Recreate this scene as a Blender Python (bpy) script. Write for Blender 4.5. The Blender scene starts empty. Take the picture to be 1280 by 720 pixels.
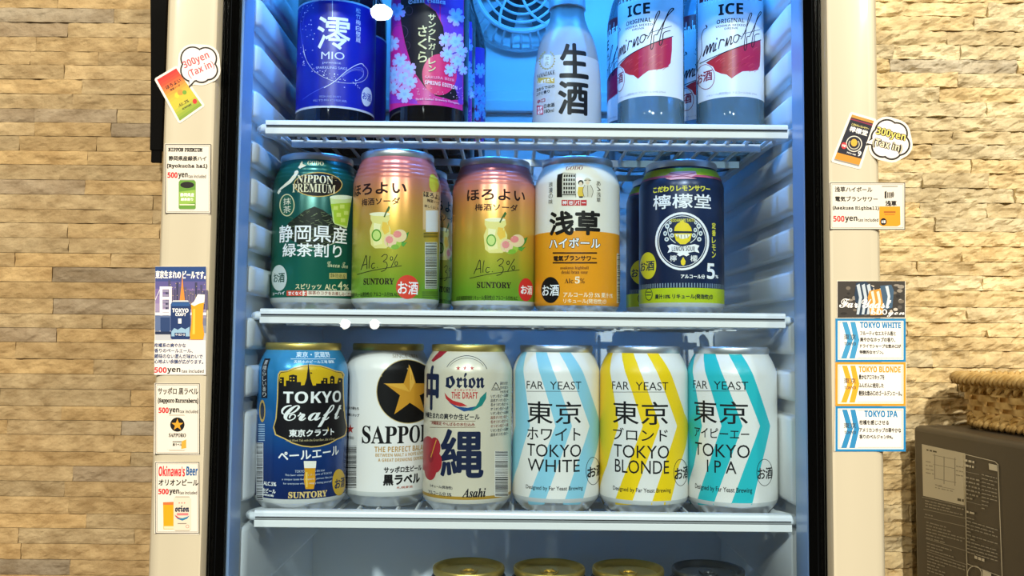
import bpy, bmesh, math, random
from math import sin, cos, pi, radians, sqrt, asin, atan2
from mathutils import Vector, Matrix, noise
from mathutils.geometry import tessellate_polygon

SC = bpy.context.scene
COL = SC.collection
random.seed(7)

# ------------------------------------------------------------------ camera, world, light, exposure
FOCAL, PITCH, ROLL = 1120.0, radians(3.6), radians(0.55)
FWD = Vector((0, cos(PITCH), sin(PITCH)))
_r0, _u0 = Vector((1, 0, 0)), Vector((0, -sin(PITCH), cos(PITCH)))
CR = _r0 * cos(ROLL) + _u0 * sin(ROLL)
CU = _u0 * cos(ROLL) - _r0 * sin(ROLL)
cam = bpy.data.cameras.new('camera')
cam.sensor_width = 36.0
cam.lens = FOCAL / 1280 * 36.0
cam.clip_start = 0.01
cam_o = bpy.data.objects.new('camera', cam)
m3 = Matrix((CR, CU, -FWD)).transposed()
cam_o.matrix_world = m3.to_4x4()
COL.objects.link(cam_o)
SC.camera = cam_o

SC.view_settings.view_transform = 'Standard'
SC.view_settings.look = 'None'
SC.view_settings.gamma = 1.0
SC.view_settings.use_curve_mapping = False
SC.view_settings.exposure = 0.0
SC.cycles.use_denoising = True
SC.cycles.max_bounces = 8
SC.cycles.transparent_max_bounces = 24
SC.cycles.caustics_reflective = False
SC.cycles.caustics_refractive = False

w = bpy.data.worlds.new('world')
SC.world = w
w.use_nodes = True
w.node_tree.nodes['Background'].inputs[0].default_value = (1.0, 0.86, 0.66, 1)
w.node_tree.nodes['Background'].inputs[1].default_value = 0.10


def area(name, loc, target, size, power, color, shape='DISK', size_y=None, spread=None):
    l = bpy.data.lights.new(name, 'AREA')
    l.shape = shape
    l.size = size
    if size_y:
        l.size_y = size_y
    l.energy = power
    l.color = color
    if spread:
        l.spread = spread
    o = bpy.data.objects.new(name, l)
    o.location = loc
    o.rotation_euler = (Vector(target) - Vector(loc)).to_track_quat('-Z', 'Y').to_euler()
    COL.objects.link(o)
    return o


WARM = (1.0, 0.86, 0.64)
area('ceiling_and_fill_light', (-0.455, -1.80, 1.125), (-0.40, -1.45, 0.3), 0.072, 26, WARM)          # the lamp mirrored in the glass door
area('ceiling_and_fill_light', (1.35, -0.75, 1.50), (0.5, 1.0, 0.0), 0.12, 24, (1.0, 0.90, 0.70))
area('ceiling_and_fill_light', (0.05, -3.80, 2.22), (0.0, 0.7, -0.1), 0.16, 225, (1.0, 0.92, 0.78))
area('ceiling_and_fill_light', (1.75, -2.40, 1.72), (0.0, 0.7, -0.1), 0.16, 30, (1.0, 0.90, 0.74))  # fill added from the side to brighten the left ribs of the liner
area('ceiling_and_fill_light', (-1.75, -2.40, 1.72), (0.0, 0.7, -0.1), 0.16, 30, (1.0, 0.90, 0.74))  # fill added from the side to brighten the right ribs
area('wall_washer', (-0.75, 0.45, 1.25), (-0.55, 1.05, 0.0), 0.12, 3.5, WARM)
area('wall_washer', (0.75, 0.45, 1.25), (0.65, 1.05, 0.1), 0.12, 2, WARM)
area('fridge_led_strip', (0.008, 0.648, 0.415), (0.008, 0.78, 0.0), 0.34, 2.0, (0.04, 0.34, 1.0), 'RECTANGLE', 0.02)

for bx_ in (-0.444, -0.365):                                         # two point lamps added to show as bright dots mirrored in the glass
    l_ = bpy.data.lights.new('mirror_dot_lamp', 'POINT')
    l_.energy, l_.color, l_.shadow_soft_size = 0.4, (1.0, 0.9, 0.75), 0.013
    o_ = bpy.data.objects.new('mirror_dot_lamp', l_)
    o_.location = (bx_, -1.2, 0.05)
    COL.objects.link(o_)

# ------------------------------------------------------------------ helpers


def ray(px, py):
    return FWD + CR * ((px - 640) / FOCAL) + CU * ((360 - py) / FOCAL)


def at(px, py, Y):
    d = ray(px, py)
    return d * (Y / d.y)


def srgb(h):
    h = h.lstrip('#')
    out = []
    for i in (0, 2, 4):
        c = int(h[i:i + 2], 16) / 255
        out.append(c / 12.92 if c <= 0.04045 else ((c + 0.055) / 1.055) ** 2.4)
    return out


MATS = {}


def mat(hexc, rough=0.4, metal=0.0, spec=0.5, coat=0.0, name=None):
    key = (hexc, rough, metal, spec, coat)
    if key in MATS:
        return MATS[key]
    m = bpy.data.materials.new(name or 'finish_' + hexc.strip('#'))
    m.use_nodes = True
    b = m.node_tree.nodes['Principled BSDF']
    b.inputs['Base Color'].default_value = (*srgb(hexc), 1)
    b.inputs['Roughness'].default_value = rough
    b.inputs['Metallic'].default_value = metal
    b.inputs['Specular IOR Level'].default_value = spec
    b.inputs['Coat Weight'].default_value = coat
    b.inputs['Coat Roughness'].default_value = 0.08
    MATS[key] = m
    return m


def ink(c):                       # print on a can or bottle
    return mat(c, 0.42 if sum(srgb(c)) < .12 else 0.33, 0.0, 0.18 if sum(srgb(c)) < .12 else 0.32)


def paper(c):                     # print under lamination
    return mat(c, 0.5, 0.0, 0.25)


def gradient_mat(name, stops, z0, z1, rough=0.3, metal=0.3):
    m = bpy.data.materials.new(name)
    m.use_nodes = True
    nt = m.node_tree
    b = nt.nodes['Principled BSDF']
    tc = nt.nodes.new('ShaderNodeTexCoord')
    sx = nt.nodes.new('ShaderNodeSeparateXYZ')
    mr = nt.nodes.new('ShaderNodeMapRange')
    mr.inputs['From Min'].default_value = z0
    mr.inputs['From Max'].default_value = z1
    cr = nt.nodes.new('ShaderNodeValToRGB')
    el = cr.color_ramp.elements
    while len(el) < len(stops):
        el.new(0.5)
    for e, (p, c) in zip(el, stops):
        e.position = p
        e.color = (*srgb(c), 1)
    nt.links.new(tc.outputs['Object'], sx.inputs[0])
    nt.links.new(sx.outputs['Z'], mr.inputs['Value'])
    nt.links.new(mr.outputs[0], cr.inputs[0])
    nt.links.new(cr.outputs[0], b.inputs['Base Color'])
    b.inputs['Roughness'].default_value = rough
    b.inputs['Metallic'].default_value = metal
    return m


def glass_mat(name, tint, through, rough=0.05, body='#ffffff', body_amt=0.0, ior=1.45):
    """thin glass: light goes straight through (tinted), Fresnel gloss on top, an optional cloudy body"""
    m = bpy.data.materials.new(name)
    m.use_nodes = True
    nt = m.node_tree
    nt.nodes.clear()
    out = nt.nodes.new('ShaderNodeOutputMaterial')
    tr = nt.nodes.new('ShaderNodeBsdfTransparent')
    tr.inputs[0].default_value = (*[c * through for c in srgb(tint)], 1)
    gl = nt.nodes.new('ShaderNodeBsdfGlossy')
    gl.inputs['Roughness'].default_value = rough
    fr = nt.nodes.new('ShaderNodeFresnel')
    fr.inputs[0].default_value = ior
    base = tr
    if body_amt > 0:
        df = nt.nodes.new('ShaderNodeBsdfDiffuse')
        df.inputs[0].default_value = (*srgb(body), 1)
        tl = nt.nodes.new('ShaderNodeBsdfTranslucent')
        tl.inputs[0].default_value = (*srgb(body), 1)
        a = nt.nodes.new('ShaderNodeMixShader')
        a.inputs[0].default_value = 0.4
        nt.links.new(df.outputs[0], a.inputs[1])
        nt.links.new(tl.outputs[0], a.inputs[2])
        b = nt.nodes.new('ShaderNodeMixShader')
        b.inputs[0].default_value = body_amt
        nt.links.new(tr.outputs[0], b.inputs[1])
        nt.links.new(a.outputs[0], b.inputs[2])
        base = b
    mx = nt.nodes.new('ShaderNodeMixShader')
    nt.links.new(fr.outputs[0], mx.inputs[0])
    nt.links.new(base.outputs[0], mx.inputs[1])
    nt.links.new(gl.outputs[0], mx.inputs[2])
    nt.links.new(mx.outputs[0], out.inputs[0])
    return m


class MB:
    """collects faces with a material each, and builds them as ONE mesh object"""

    def __init__(self):
        self.v, self.f, self.m, self.n = [], [], [], []
        self.mats = []
        self.custom = False

    def mi(self, m):
        if m not in self.mats:
            self.mats.append(m)
        return self.mats.index(m)

    def face(self, pts, m, normals=None):
        b = len(self.v)
        self.v += [tuple(p) for p in pts]
        self.n += [tuple(q) for q in normals] if normals else [(0, 0, 0)] * len(pts)
        if normals:
            self.custom = True
        self.f.append(tuple(range(b, b + len(pts))))
        self.m.append(self.mi(m))

    def grid(self, rows, m, closed=False):
        """rows of points joined by shared quads"""
        b = len(self.v)
        n = len(rows[0])
        for r in rows:
            self.v += [tuple(p) for p in r]
            self.n += [(0, 0, 0)] * n
        k = self.mi(m)
        for i in range(len(rows) - 1):
            for j in range(n if closed else n - 1):
                j2 = (j + 1) % n
                self.f.append((b + i * n + j, b + i * n + j2, b + (i + 1) * n + j2, b + (i + 1) * n + j))
                self.m.append(k)

    def box(self, x0, x1, y0, y1, z0, z1, m):
        p = [(x, y, z) for z in (z0, z1) for y in (y0, y1) for x in (x0, x1)]
        b = len(self.v)
        self.v += p
        self.n += [(0, 0, 0)] * 8
        for q in ((0, 2, 3, 1), (4, 5, 7, 6), (0, 1, 5, 4), (2, 6, 7, 3), (0, 4, 6, 2), (1, 3, 7, 5)):
            self.f.append(tuple(b + i for i in q))
            self.m.append(self.mi(m))

    def tube(self, pts, r, m, seg=8, closed=False):
        pts = [Vector(p) for p in pts]
        n = len(pts)
        rows = []
        up = None
        for i in range(n):
            if closed:
                t = pts[(i + 1) % n] - pts[i - 1]
            else:
                t = pts[min(i + 1, n - 1)] - pts[max(i - 1, 0)]
            t.normalize()
            if up is None:
                up = Vector((0, 0, 1)) if abs(t.z) < 0.9 else Vector((1, 0, 0))
            s = t.cross(up)
            if s.length < 1e-6:
                s = t.cross(Vector((1, 0.3, 0)))
            s.normalize()
            u = s.cross(t)
            up = u
            rr = r[i] if isinstance(r, (list, tuple)) else r
            rows.append([pts[i] + s * (rr * cos(a)) + u * (rr * sin(a)) for a in [2 * pi * k / seg for k in range(seg)]])
        if closed:
            rows.append(rows[0])
        self.grid(rows, m, closed=True)
        if not closed:
            for row, rev in ((rows[0], False), (rows[-1], True)):
                b = len(self.v)
                self.v += [tuple(p) for p in row]
                self.n += [(0, 0, 0)] * seg
                ids = list(range(b, b + seg))
                self.f.append(tuple(ids if rev else ids[::-1]))
                self.m.append(self.mi(m))

    def build(self, name, parent=None, smooth=False, bevel=0.0, angle=40, recalc=False):
        me = bpy.data.meshes.new(name)
        me.from_pydata(self.v, [], self.f)
        for m in self.mats:
            me.materials.append(m)
        me.polygons.foreach_set('material_index', self.m)
        if recalc:
            bm = bmesh.new()
            bm.from_mesh(me)
            bmesh.ops.remove_doubles(bm, verts=bm.verts, dist=1e-6)
            bmesh.ops.recalc_face_normals(bm, faces=bm.faces)
            bm.to_mesh(me)
            bm.free()
        if smooth or self.custom:
            me.polygons.foreach_set('use_smooth', [True] * len(me.polygons))
        if self.custom:
            me.normals_split_custom_set_from_vertices(self.n)
        elif smooth:
            me.set_sharp_from_angle(angle=radians(angle))
        me.update()
        o = bpy.data.objects.new(name, me)
        COL.objects.link(o)
        if parent:
            o.parent = parent
        if bevel:
            b = o.modifiers.new('bevel', 'BEVEL')
            b.width = bevel
            b.segments = 3
            b.limit_method = 'ANGLE'
            b.angle_limit = radians(35)
            b.harden_normals = False
            me.polygons.foreach_set('use_smooth', [True] * len(me.polygons))
            me.set_sharp_from_angle(angle=radians(50))
        return o


def tag(o, label, cat, group=None, kind=None):
    if label:
        o['label'] = label
    if cat:
        o['category'] = cat
    if group:
        o['group'] = group
    if kind:
        o['kind'] = kind
    return o


def empty(name, loc, label, cat, group=None):
    o = bpy.data.objects.new(name, None)
    o.empty_display_size = 0.03
    o.location = loc
    COL.objects.link(o)
    return tag(o, label, cat, group)


def copy_tree(src, loc, label, rz=0.0):
    def cp(o, parent):
        c = o.copy()
        COL.objects.link(c)
        c.parent = parent
        for ch in o.children:
            cp(ch, c)
        return c
    r = cp(src, None)
    r.location = loc
    r.rotation_euler = (0, 0, rz)
    r['label'] = label
    return r


# ---- 2D print: text, polygons, strokes -> convex pieces, wrapped on a surface of revolution or laid on a plane
TEXTS = {}


def text_tris(s):
    if s in TEXTS:
        return TEXTS[s]
    c = bpy.data.curves.new('lettering', 'FONT')
    c.body = s
    c.resolution_u = 3
    o = bpy.data.objects.new('lettering', c)
    COL.objects.link(o)
    dg = bpy.context.evaluated_depsgraph_get()
    me = o.evaluated_get(dg).to_mesh()
    me.calc_loop_triangles()
    vs = [(v.co.x, v.co.y) for v in me.vertices]
    tr = [tuple(vs[i] for i in t.vertices) for t in me.loop_triangles]
    o.evaluated_get(dg).to_mesh_clear()
    bpy.data.objects.remove(o)
    bpy.data.curves.remove(c)
    if not tr:
        raise ValueError('no glyphs ' + s)
    xs = [p[0] for t in tr for p in t]
    ys = [p[1] for t in tr for p in t]
    x0, y0, w_, h_ = min(xs), min(ys), max(xs) - min(xs), max(ys) - min(ys)
    w_, h_ = max(w_, 1e-6), max(h_, 1e-6)
    out = [[((p[0] - x0) / w_, (p[1] - y0) / h_) for p in t] for t in tr]
    TEXTS[s] = (out, w_ / h_)
    return TEXTS[s]


def _m(s, up, lo, dg=None):
    o = ''
    for ch in s:
        if 'A' <= ch <= 'Z':
            o += chr(up + ord(ch) - 65)
        elif 'a' <= ch <= 'z':
            o += chr(lo + ord(ch) - 97)
        elif dg and '0' <= ch <= '9':
            o += chr(dg + ord(ch) - 48)
        else:
            o += ch
    return o


def serif(s):
    return _m(s, 0x1D400, 0x1D41A, 0x1D7CE)


def script(s):
    return _m(s, 0x1D4D0, 0x1D4EA)


def heavy(s):
    return _m(s, 0x1D5D4, 0x1D5EE, 0x1D7EC)


def ital(s):
    return _m(s, 0x1D434, 0x1D44E).replace(chr(0x1D44E + 7), '\u210e')


def bital(s):
    return _m(s, 0x1D468, 0x1D482)


def frak(s):
    return _m(s, 0x1D56C, 0x1D586)


def mono(s):
    return _m(s, 0x1D670, 0x1D68A, 0x1D7F6)


def clip_half(poly, ax, val, keep_less):
    out = []
    n = len(poly)
    for i in range(n):
        a, b = poly[i], poly[(i + 1) % n]
        ia = (a[ax] <= val) if keep_less else (a[ax] >= val)
        ib = (b[ax] <= val) if keep_less else (b[ax] >= val)
        if ia:
            out.append(a)
        if ia != ib:
            t = (val - a[ax]) / (b[ax] - a[ax])
            out.append((a[0] + t * (b[0] - a[0]), a[1] + t * (b[1] - a[1])))
    return out


def area2(p):
    return sum(p[i][0] * p[(i + 1) % len(p)][1] - p[(i + 1) % len(p)][0] * p[i][1] for i in range(len(p)))


class Print:
    """artwork given in measured coordinates (view = origin and scale of the measuring grid), laid on a surface"""

    def __init__(self, mb, view, inker=ink, lift=0.00004, step=0.000003):
        self.mb, self.view, self.inker = mb, view, inker
        self.lift, self.step, self._k = lift, step, 0

    def px(self, x, y):
        ox, oy, s = self.view
        return ox + x / s, oy + y / s

    def uv(self, x, y):
        raise NotImplementedError

    def put(self, pieces, m):
        raise NotImplementedError

    def m(self, c):
        return self.inker(c) if isinstance(c, str) else c

    def layer(self):
        self._k += 1
        return self.lift + self.step * self._k

    def poly(self, pts, c):
        q = [self.uv(*p) for p in pts]
        self.put(self.tess(q), self.m(c))

    @staticmethod
    def tess(q):
        if len(q) <= 3:
            return [q]
        idx = tessellate_polygon([[Vector((a, b, 0)) for a, b in q]])
        return [[q[i] for i in t] for t in idx]

    def rect(self, x0, y0, x1, y1, c):
        n = max(1, int(abs(x1 - x0) / 60))
        top = [(x0 + (x1 - x0) * i / n, y0) for i in range(n + 1)]
        bot = [(x0 + (x1 - x0) * i / n, y1) for i in range(n + 1)]
        pcs = [[self.uv(*bot[i]), self.uv(*bot[i + 1]), self.uv(*top[i + 1]), self.uv(*top[i])] for i in range(n)]
        self.put(pcs, self.m(c))

    def ell(self, cx, cy, rx, ry, c, n=28, a0=0.0):
        self.poly([(cx + rx * cos(a0 + 2 * pi * i / n), cy + ry * sin(a0 + 2 * pi * i / n)) for i in range(n)], c)

    def ring(self, cx, cy, rx, ry, wd, c, n=40, t0=0.0, t1=1.0):
        pcs = []
        for i in range(n):
            a, b = 2 * pi * (t0 + (t1 - t0) * i / n), 2 * pi * (t0 + (t1 - t0) * (i + 1) / n)
            pcs.append([self.uv(cx + (rx + k) * cos(q), cy + (ry + k) * sin(q)) for q, k in ((a, 0), (b, 0), (b, -wd), (a, -wd))])
        self.put(pcs, self.m(c))

    def line(self, pts, wd, c, smooth=True):
        if smooth and len(pts) > 2:
            pp = []
            for i in range(len(pts) - 1):
                p0, p1, p2, p3 = pts[max(i - 1, 0)], pts[i], pts[i + 1], pts[min(i + 2, len(pts) - 1)]
                for j in range(6):
                    t = j / 6
                    pp.append(tuple(0.5 * (2 * p1[k] + (p2[k] - p0[k]) * t + (2 * p0[k] - 5 * p1[k] + 4 * p2[k] - p3[k]) * t * t
                                           + (3 * p1[k] - p0[k] - 3 * p2[k] + p3[k]) * t ** 3) for k in (0, 1)))
            pts = pp + [pts[-1]]
        L, R = [], []
        for i, p in enumerate(pts):
            a, b = pts[max(i - 1, 0)], pts[min(i + 1, len(pts) - 1)]
            dx, dy = b[0] - a[0], b[1] - a[1]
            d = max(sqrt(dx * dx + dy * dy), 1e-9)
            w_ = (wd[min(i, len(wd) - 1)] if isinstance(wd, (list, tuple)) else wd) / 2
            L.append((p[0] - dy / d * w_, p[1] + dx / d * w_))
            R.append((p[0] + dy / d * w_, p[1] - dx / d * w_))
        pcs = [[self.uv(*L[i]), self.uv(*L[i + 1]), self.uv(*R[i + 1]), self.uv(*R[i])] for i in range(len(pts) - 1)]
        self.put(pcs, self.m(c))

    def star(self, cx, cy, r, c, inner=0.40, sx=1.0):
        self.poly([(cx + sx * (r if i % 2 == 0 else r * inner) * sin(pi * i / 5), cy - (r if i % 2 == 0 else r * inner) * cos(pi * i / 5))
                   for i in range(10)], c)

    def text(self, s, x0, y0, x1, y1, c, bold=0.0, rot=0.0, shear=0.0):
        """lettering that fills the measured box; bold is a stroke gain in measured units"""
        tris, _ = text_tris(s)
        ua, ub = self.uv(x0, (y0 + y1) / 2)[0], self.uv(x1, (y0 + y1) / 2)[0]
        va, vb = self.uv((x0 + x1) / 2, y1)[1], self.uv((x0 + x1) / 2, y0)[1]
        W, H = ub - ua, vb - va
        k = abs(W / (x1 - x0)) * bold
        cu, cv = (ua + ub) / 2, (va + vb) / 2
        nd = 5 if bold < 4 else 9
        offs = [(0, 0)] if not bold else [(k / 2 * cos(2 * pi * i / (nd - 1) + .78), k / 2 * sin(2 * pi * i / (nd - 1) + .78)) for i in range(nd - 1)] + [(0, 0)]
        ca, sa = cos(rot), sin(rot)
        for j, (du, dv) in enumerate(offs):
            pcs = []
            for t in tris:
                q = []
                for (a, b) in t:
                    a2, b2 = (a - 0.5) * (W - k) + du + shear * H * (b - 0.5), (b - 0.5) * (H - k) + dv
                    q.append((cu + a2 * ca - b2 * sa, cv + a2 * sa + b2 * ca))
                pcs.append(q)
            if j:
                self._k -= 0.8
            self.put(pcs, self.m(c))

    def tsym(self, s, cx, x0, y0, y1, c, bold=0.0):
        """lettering centred on cx in the unrolled print, its left end at x0"""
        uv0 = self.uv
        ua, um = uv0(x0, (y0 + y1) / 2)[0], uv0(cx, (y0 + y1) / 2)[0]
        x1 = 2 * cx - x0
        xm = (x0 + x1) / 2
        self.uv = lambda x, y: (2 * um - ua, uv0(cx, y)[1]) if x == x1 else uv0(x, y)
        self.text(s, x0, y0, x1, y1, c, bold)
        self.uv = uv0

    def vtext(self, s, x0, y0, x1, y1, c, bold=0.0):
        n = len(s)
        h = (y1 - y0) / n
        for i, ch in enumerate(s):
            if ch in 'ー':
                self.rect((x0 + x1) / 2 - 1.5, y0 + h * i + h * .12, (x0 + x1) / 2 + 1.5, y0 + h * i + h * .88, c)
            else:
                self.text(ch, x0, y0 + h * i + h * .07, x1, y0 + h * i + h * .93, c, bold)

    def bars(self, x0, y0, x1, y1, c='#15151a', bg='#e9e9e4', horizontal=True, seed=3):
        rnd = random.Random(seed)
        if bg:
            self.rect(x0 - 2, y0 - 2, x1 + 2, y1 + 2, bg)
        a, end = (y0, y1) if horizontal else (x0, x1)
        while a < end:
            t = rnd.choice((1.6, 1.6, 2.8, 4.2))
            b = min(a + t, end)
            if horizontal:
                self.rect(x0, a, x1, b, c)
            else:
                self.rect(a, y0, b, y1, c)
            a = b + rnd.choice((1.8, 1.8, 3.0, 4.0))

    def drink_mark(self, cx, cy, rx, ry, bg, fg, tx=None, edge=None):
        """the round mark that says this is alcohol"""
        if bg:
            self.ell(cx, cy, rx, ry, bg)
        if edge:
            self.ring(cx, cy, rx, ry, 2.2, edge)
        t = tx or (cx - rx * .72, cy - ry * .40, cx + rx * .72, cy + ry * .36)
        self.text('お酒', *t, fg, bold=1.5)


class Wrap(Print):
    """print on a turned body: profile(z) -> radius"""

    def __init__(self, mb, view, centre, prof, zs, R, inker=ink, **k):
        super().__init__(mb, view, inker, **k)
        self.c, self.prof, self.zs, self.R = Vector(centre), prof, zs, R

    def uv(self, x, y):
        d = ray(*self.px(x, y))
        cx, cy, cz = self.c
        a = d.x * d.x + d.y * d.y
        b = -2 * (d.x * cx + d.y * cy)
        c = cx * cx + cy * cy - self.R ** 2
        D = b * b - 4 * a * c
        if D > 0:
            t = (-b - sqrt(D)) / (2 * a)
            th = atan2(d.x * t - cx, -(d.y * t - cy))
        else:
            t = -b / (2 * a)
            e = Vector((d.x * t - cx, d.y * t - cy))
            over = e.length / self.R - 1
            th = atan2(e.x, -e.y) + (1 if e.x > 0 else -1) * over * 1.6
        return th * self.R, d.z * t - cz

    def put(self, pieces, m):
        off = self.layer()
        R, st = self.R, radians(3) * self.R
        for p in pieces:
            if len(p) < 3:
                continue
            if area2(p) < 0:
                p = p[::-1]
            us = [q[0] for q in p]
            k0, k1 = math.floor(min(us) / st + 1e-9), math.floor(max(us) / st - 1e-9)
            for k in range(k0, k1 + 1):
                q = p
                if k0 != k1:
                    q = clip_half(clip_half(p, 0, k * st, False), 0, (k + 1) * st, True)
                if len(q) < 3:
                    continue
                vs = [a[1] for a in q]
                cuts = [z for z in self.zs if min(vs) < z < max(vs)]
                lo = None
                for z in cuts + [None]:
                    s = q
                    if lo is not None:
                        s = clip_half(s, 1, lo, False)
                    if z is not None and len(s) > 2:
                        s = clip_half(s, 1, z, True)
                    lo = z
                    if len(s) > 2 and abs(area2(s)) > 1e-13:
                        P, N = [], []
                        for (u, z_) in s:
                            th = u / R
                            r = self.prof(z_)
                            sl = (self.prof(z_ + 2e-4) - self.prof(z_ - 2e-4)) / 4e-4
                            nv = Vector((sin(th), -cos(th), -sl)).normalized()
                            P.append(Vector((r * sin(th), -r * cos(th), z_)) + nv * off)
                            N.append(nv)
                        self.mb.face(P, m, N)

    def band(self, za, zb, c):
        """a printed band all round"""
        n = 120
        pcs = []
        for i in range(n):
            a, b = (i - 60) * radians(3) * self.R, (i - 59) * radians(3) * self.R
            pcs.append([(a, za), (b, za), (b, zb), (a, zb)])
        self.put(pcs, self.m(c))


class Flat(Print):
    """print on a plane: origin o, unit axes e1 (right), e2 (up), normal towards the reader"""

    def __init__(self, mb, view, o, e1, e2, inker=paper, **k):
        k.setdefault('lift', 0.00035)
        k.setdefault('step', 0.000004)
        super().__init__(mb, view, inker, **k)
        self.o, self.e1, self.e2 = Vector(o), Vector(e1), Vector(e2)
        self.nv = self.e1.cross(self.e2).normalized()

    def uv(self, x, y):
        d = ray(*self.px(x, y))
        t = self.o.dot(self.nv) / d.dot(self.nv)
        p = d * t - self.o
        return p.dot(self.e1), p.dot(self.e2)

    def put(self, pieces, m):
        off = self.layer()
        for p in pieces:
            if len(p) < 3 or abs(area2(p)) < 1e-13:
                continue
            if area2(p) < 0:
                p = p[::-1]
            self.mb.face([self.e1 * a + self.e2 * b + self.nv * off for a, b in p], m)

    def slab(self, pts, th, m):
        """the sheet itself: an outline with thickness th, its back on the plane"""
        q = [self.uv(*p) for p in pts]
        if area2(q) < 0:
            q = q[::-1]
        f = [self.e1 * a + self.e2 * b + self.nv * th for a, b in q]
        bk = [self.e1 * a + self.e2 * b + self.nv * 0.00005 for a, b in q]
        for t in self.tess(q):
            ids = [q.index(v) for v in t]
            tri = [f[i] for i in ids]
            if area2(t) < 0:
                tri = tri[::-1]
                ids = ids[::-1]
            self.mb.face(tri, m)
            self.mb.face([bk[i] for i in ids[::-1]], m)
        n = len(q)
        for i in range(n):
            j = (i + 1) % n
            self.mb.face([bk[i], bk[j], f[j], f[i]], m)


def make_prof(pts):
    """radius by height from (r, z) points with rising z"""
    def f(z):
        if z <= pts[0][1]:
            return pts[0][0]
        for (r0, z0), (r1, z1) in zip(pts, pts[1:]):
            if z <= z1:
                return r0 + (r1 - r0) * (z - z0) / max(z1 - z0, 1e-9)
        return pts[-1][0]
    return f


def lathe(mb, pts, m, seg=120, mats=None):
    """turned body with smooth normals along the wall; pts run from the base outwards and up; mats: material by row"""
    n = len(pts)
    for i in range(n - 1):
        (r0, z0), (r1, z1) = pts[i], pts[i + 1]

        def nrm(a, b):
            dx, dz = b[0] - a[0], b[1] - a[1]
            L = max(sqrt(dx * dx + dz * dz), 1e-9)
            return dz / L, -dx / L
        here = nrm(pts[i], pts[i + 1])

        def mix(other):
            if other[0] * here[0] + other[1] * here[1] < 0.55:
                return here
            s = (here[0] + other[0], here[1] + other[1])
            L = sqrt(s[0] ** 2 + s[1] ** 2)
            return s[0] / L, s[1] / L
        na = mix(nrm(pts[i - 1], pts[i])) if i > 0 else here
        nb = mix(nrm(pts[i + 1], pts[i + 2])) if i < n - 2 else here
        mm = mats[i] if mats else m
        for k in range(seg):
            a, b = 2 * pi * k / seg, 2 * pi * (k + 1) / seg
            P, N = [], []
            for (r, z, nn, t) in ((r0, z0, na, a), (r0, z0, na, b), (r1, z1, nb, b), (r1, z1, nb, a)):
                P.append((r * sin(t), -r * cos(t), z))
                N.append((nn[0] * sin(t), -nn[0] * cos(t), nn[1]))
            if r0 < 1e-7:
                P, N = P[1:], N[1:]
            elif r1 < 1e-7:
                P, N = P[:3], N[:3]
            mb.face(P, mm, N)

# ------------------------------------------------------------------ the stone wall and the counter
WALL_Y = 1.05


def stone_material():
    m = bpy.data.materials.new('split_face_stone')
    m.use_nodes = True
    nt = m.node_tree
    b = nt.nodes['Principled BSDF']
    at_ = nt.nodes.new('ShaderNodeVertexColor')
    at_.layer_name = 'stone'
    tc = nt.nodes.new('ShaderNodeTexCoord')
    n1 = nt.nodes.new('ShaderNodeTexNoise')
    n1.inputs['Scale'].default_value = 38
    n1.inputs['Detail'].default_value = 8
    n1.inputs['Roughness'].default_value = 0.65
    mp = nt.nodes.new('ShaderNodeMapping')
    mp.inputs['Scale'].default_value = (0.85, 1, 1.25)
    cr = nt.nodes.new('ShaderNodeValToRGB')
    cr.color_ramp.elements[0].position = 0.32
    cr.color_ramp.elements[0].color = (0.58, 0.48, 0.34, 1)
    cr.color_ramp.elements[1].position = 0.66
    cr.color_ramp.elements[1].color = (1.12, 1.08, 1.0, 1)
    mx = nt.nodes.new('ShaderNodeMix')
    mx.data_type = 'RGBA'
    mx.blend_type = 'MULTIPLY'
    mx.inputs['Factor'].default_value = 0.8
    n2 = nt.nodes.new('ShaderNodeTexNoise')
    n2.inputs['Scale'].default_value = 140
    n2.inputs['Detail'].default_value = 6
    bp = nt.nodes.new('ShaderNodeBump')
    bp.inputs['Strength'].default_value = 0.8
    bp.inputs['Distance'].default_value = 0.0025
    nt.links.new(tc.outputs['Object'], mp.inputs[0])
    nt.links.new(mp.outputs[0], n1.inputs['Vector'])
    nt.links.new(mp.outputs[0], n2.inputs['Vector'])
    nt.links.new(n1.outputs[0], cr.inputs[0])
    nt.links.new(at_.outputs[0], mx.inputs[6])
    nt.links.new(cr.outputs[0], mx.inputs[7])
    nt.links.new(mx.outputs[2], b.inputs['Base Color'])
    nt.links.new(n2.outputs[0], bp.inputs['Height'])
    nt.links.new(bp.outputs[0], b.inputs['Normal'])
    b.inputs['Roughness'].default_value = 0.72
    b.inputs['Specular IOR Level'].default_value = 0.25
    return m


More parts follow.
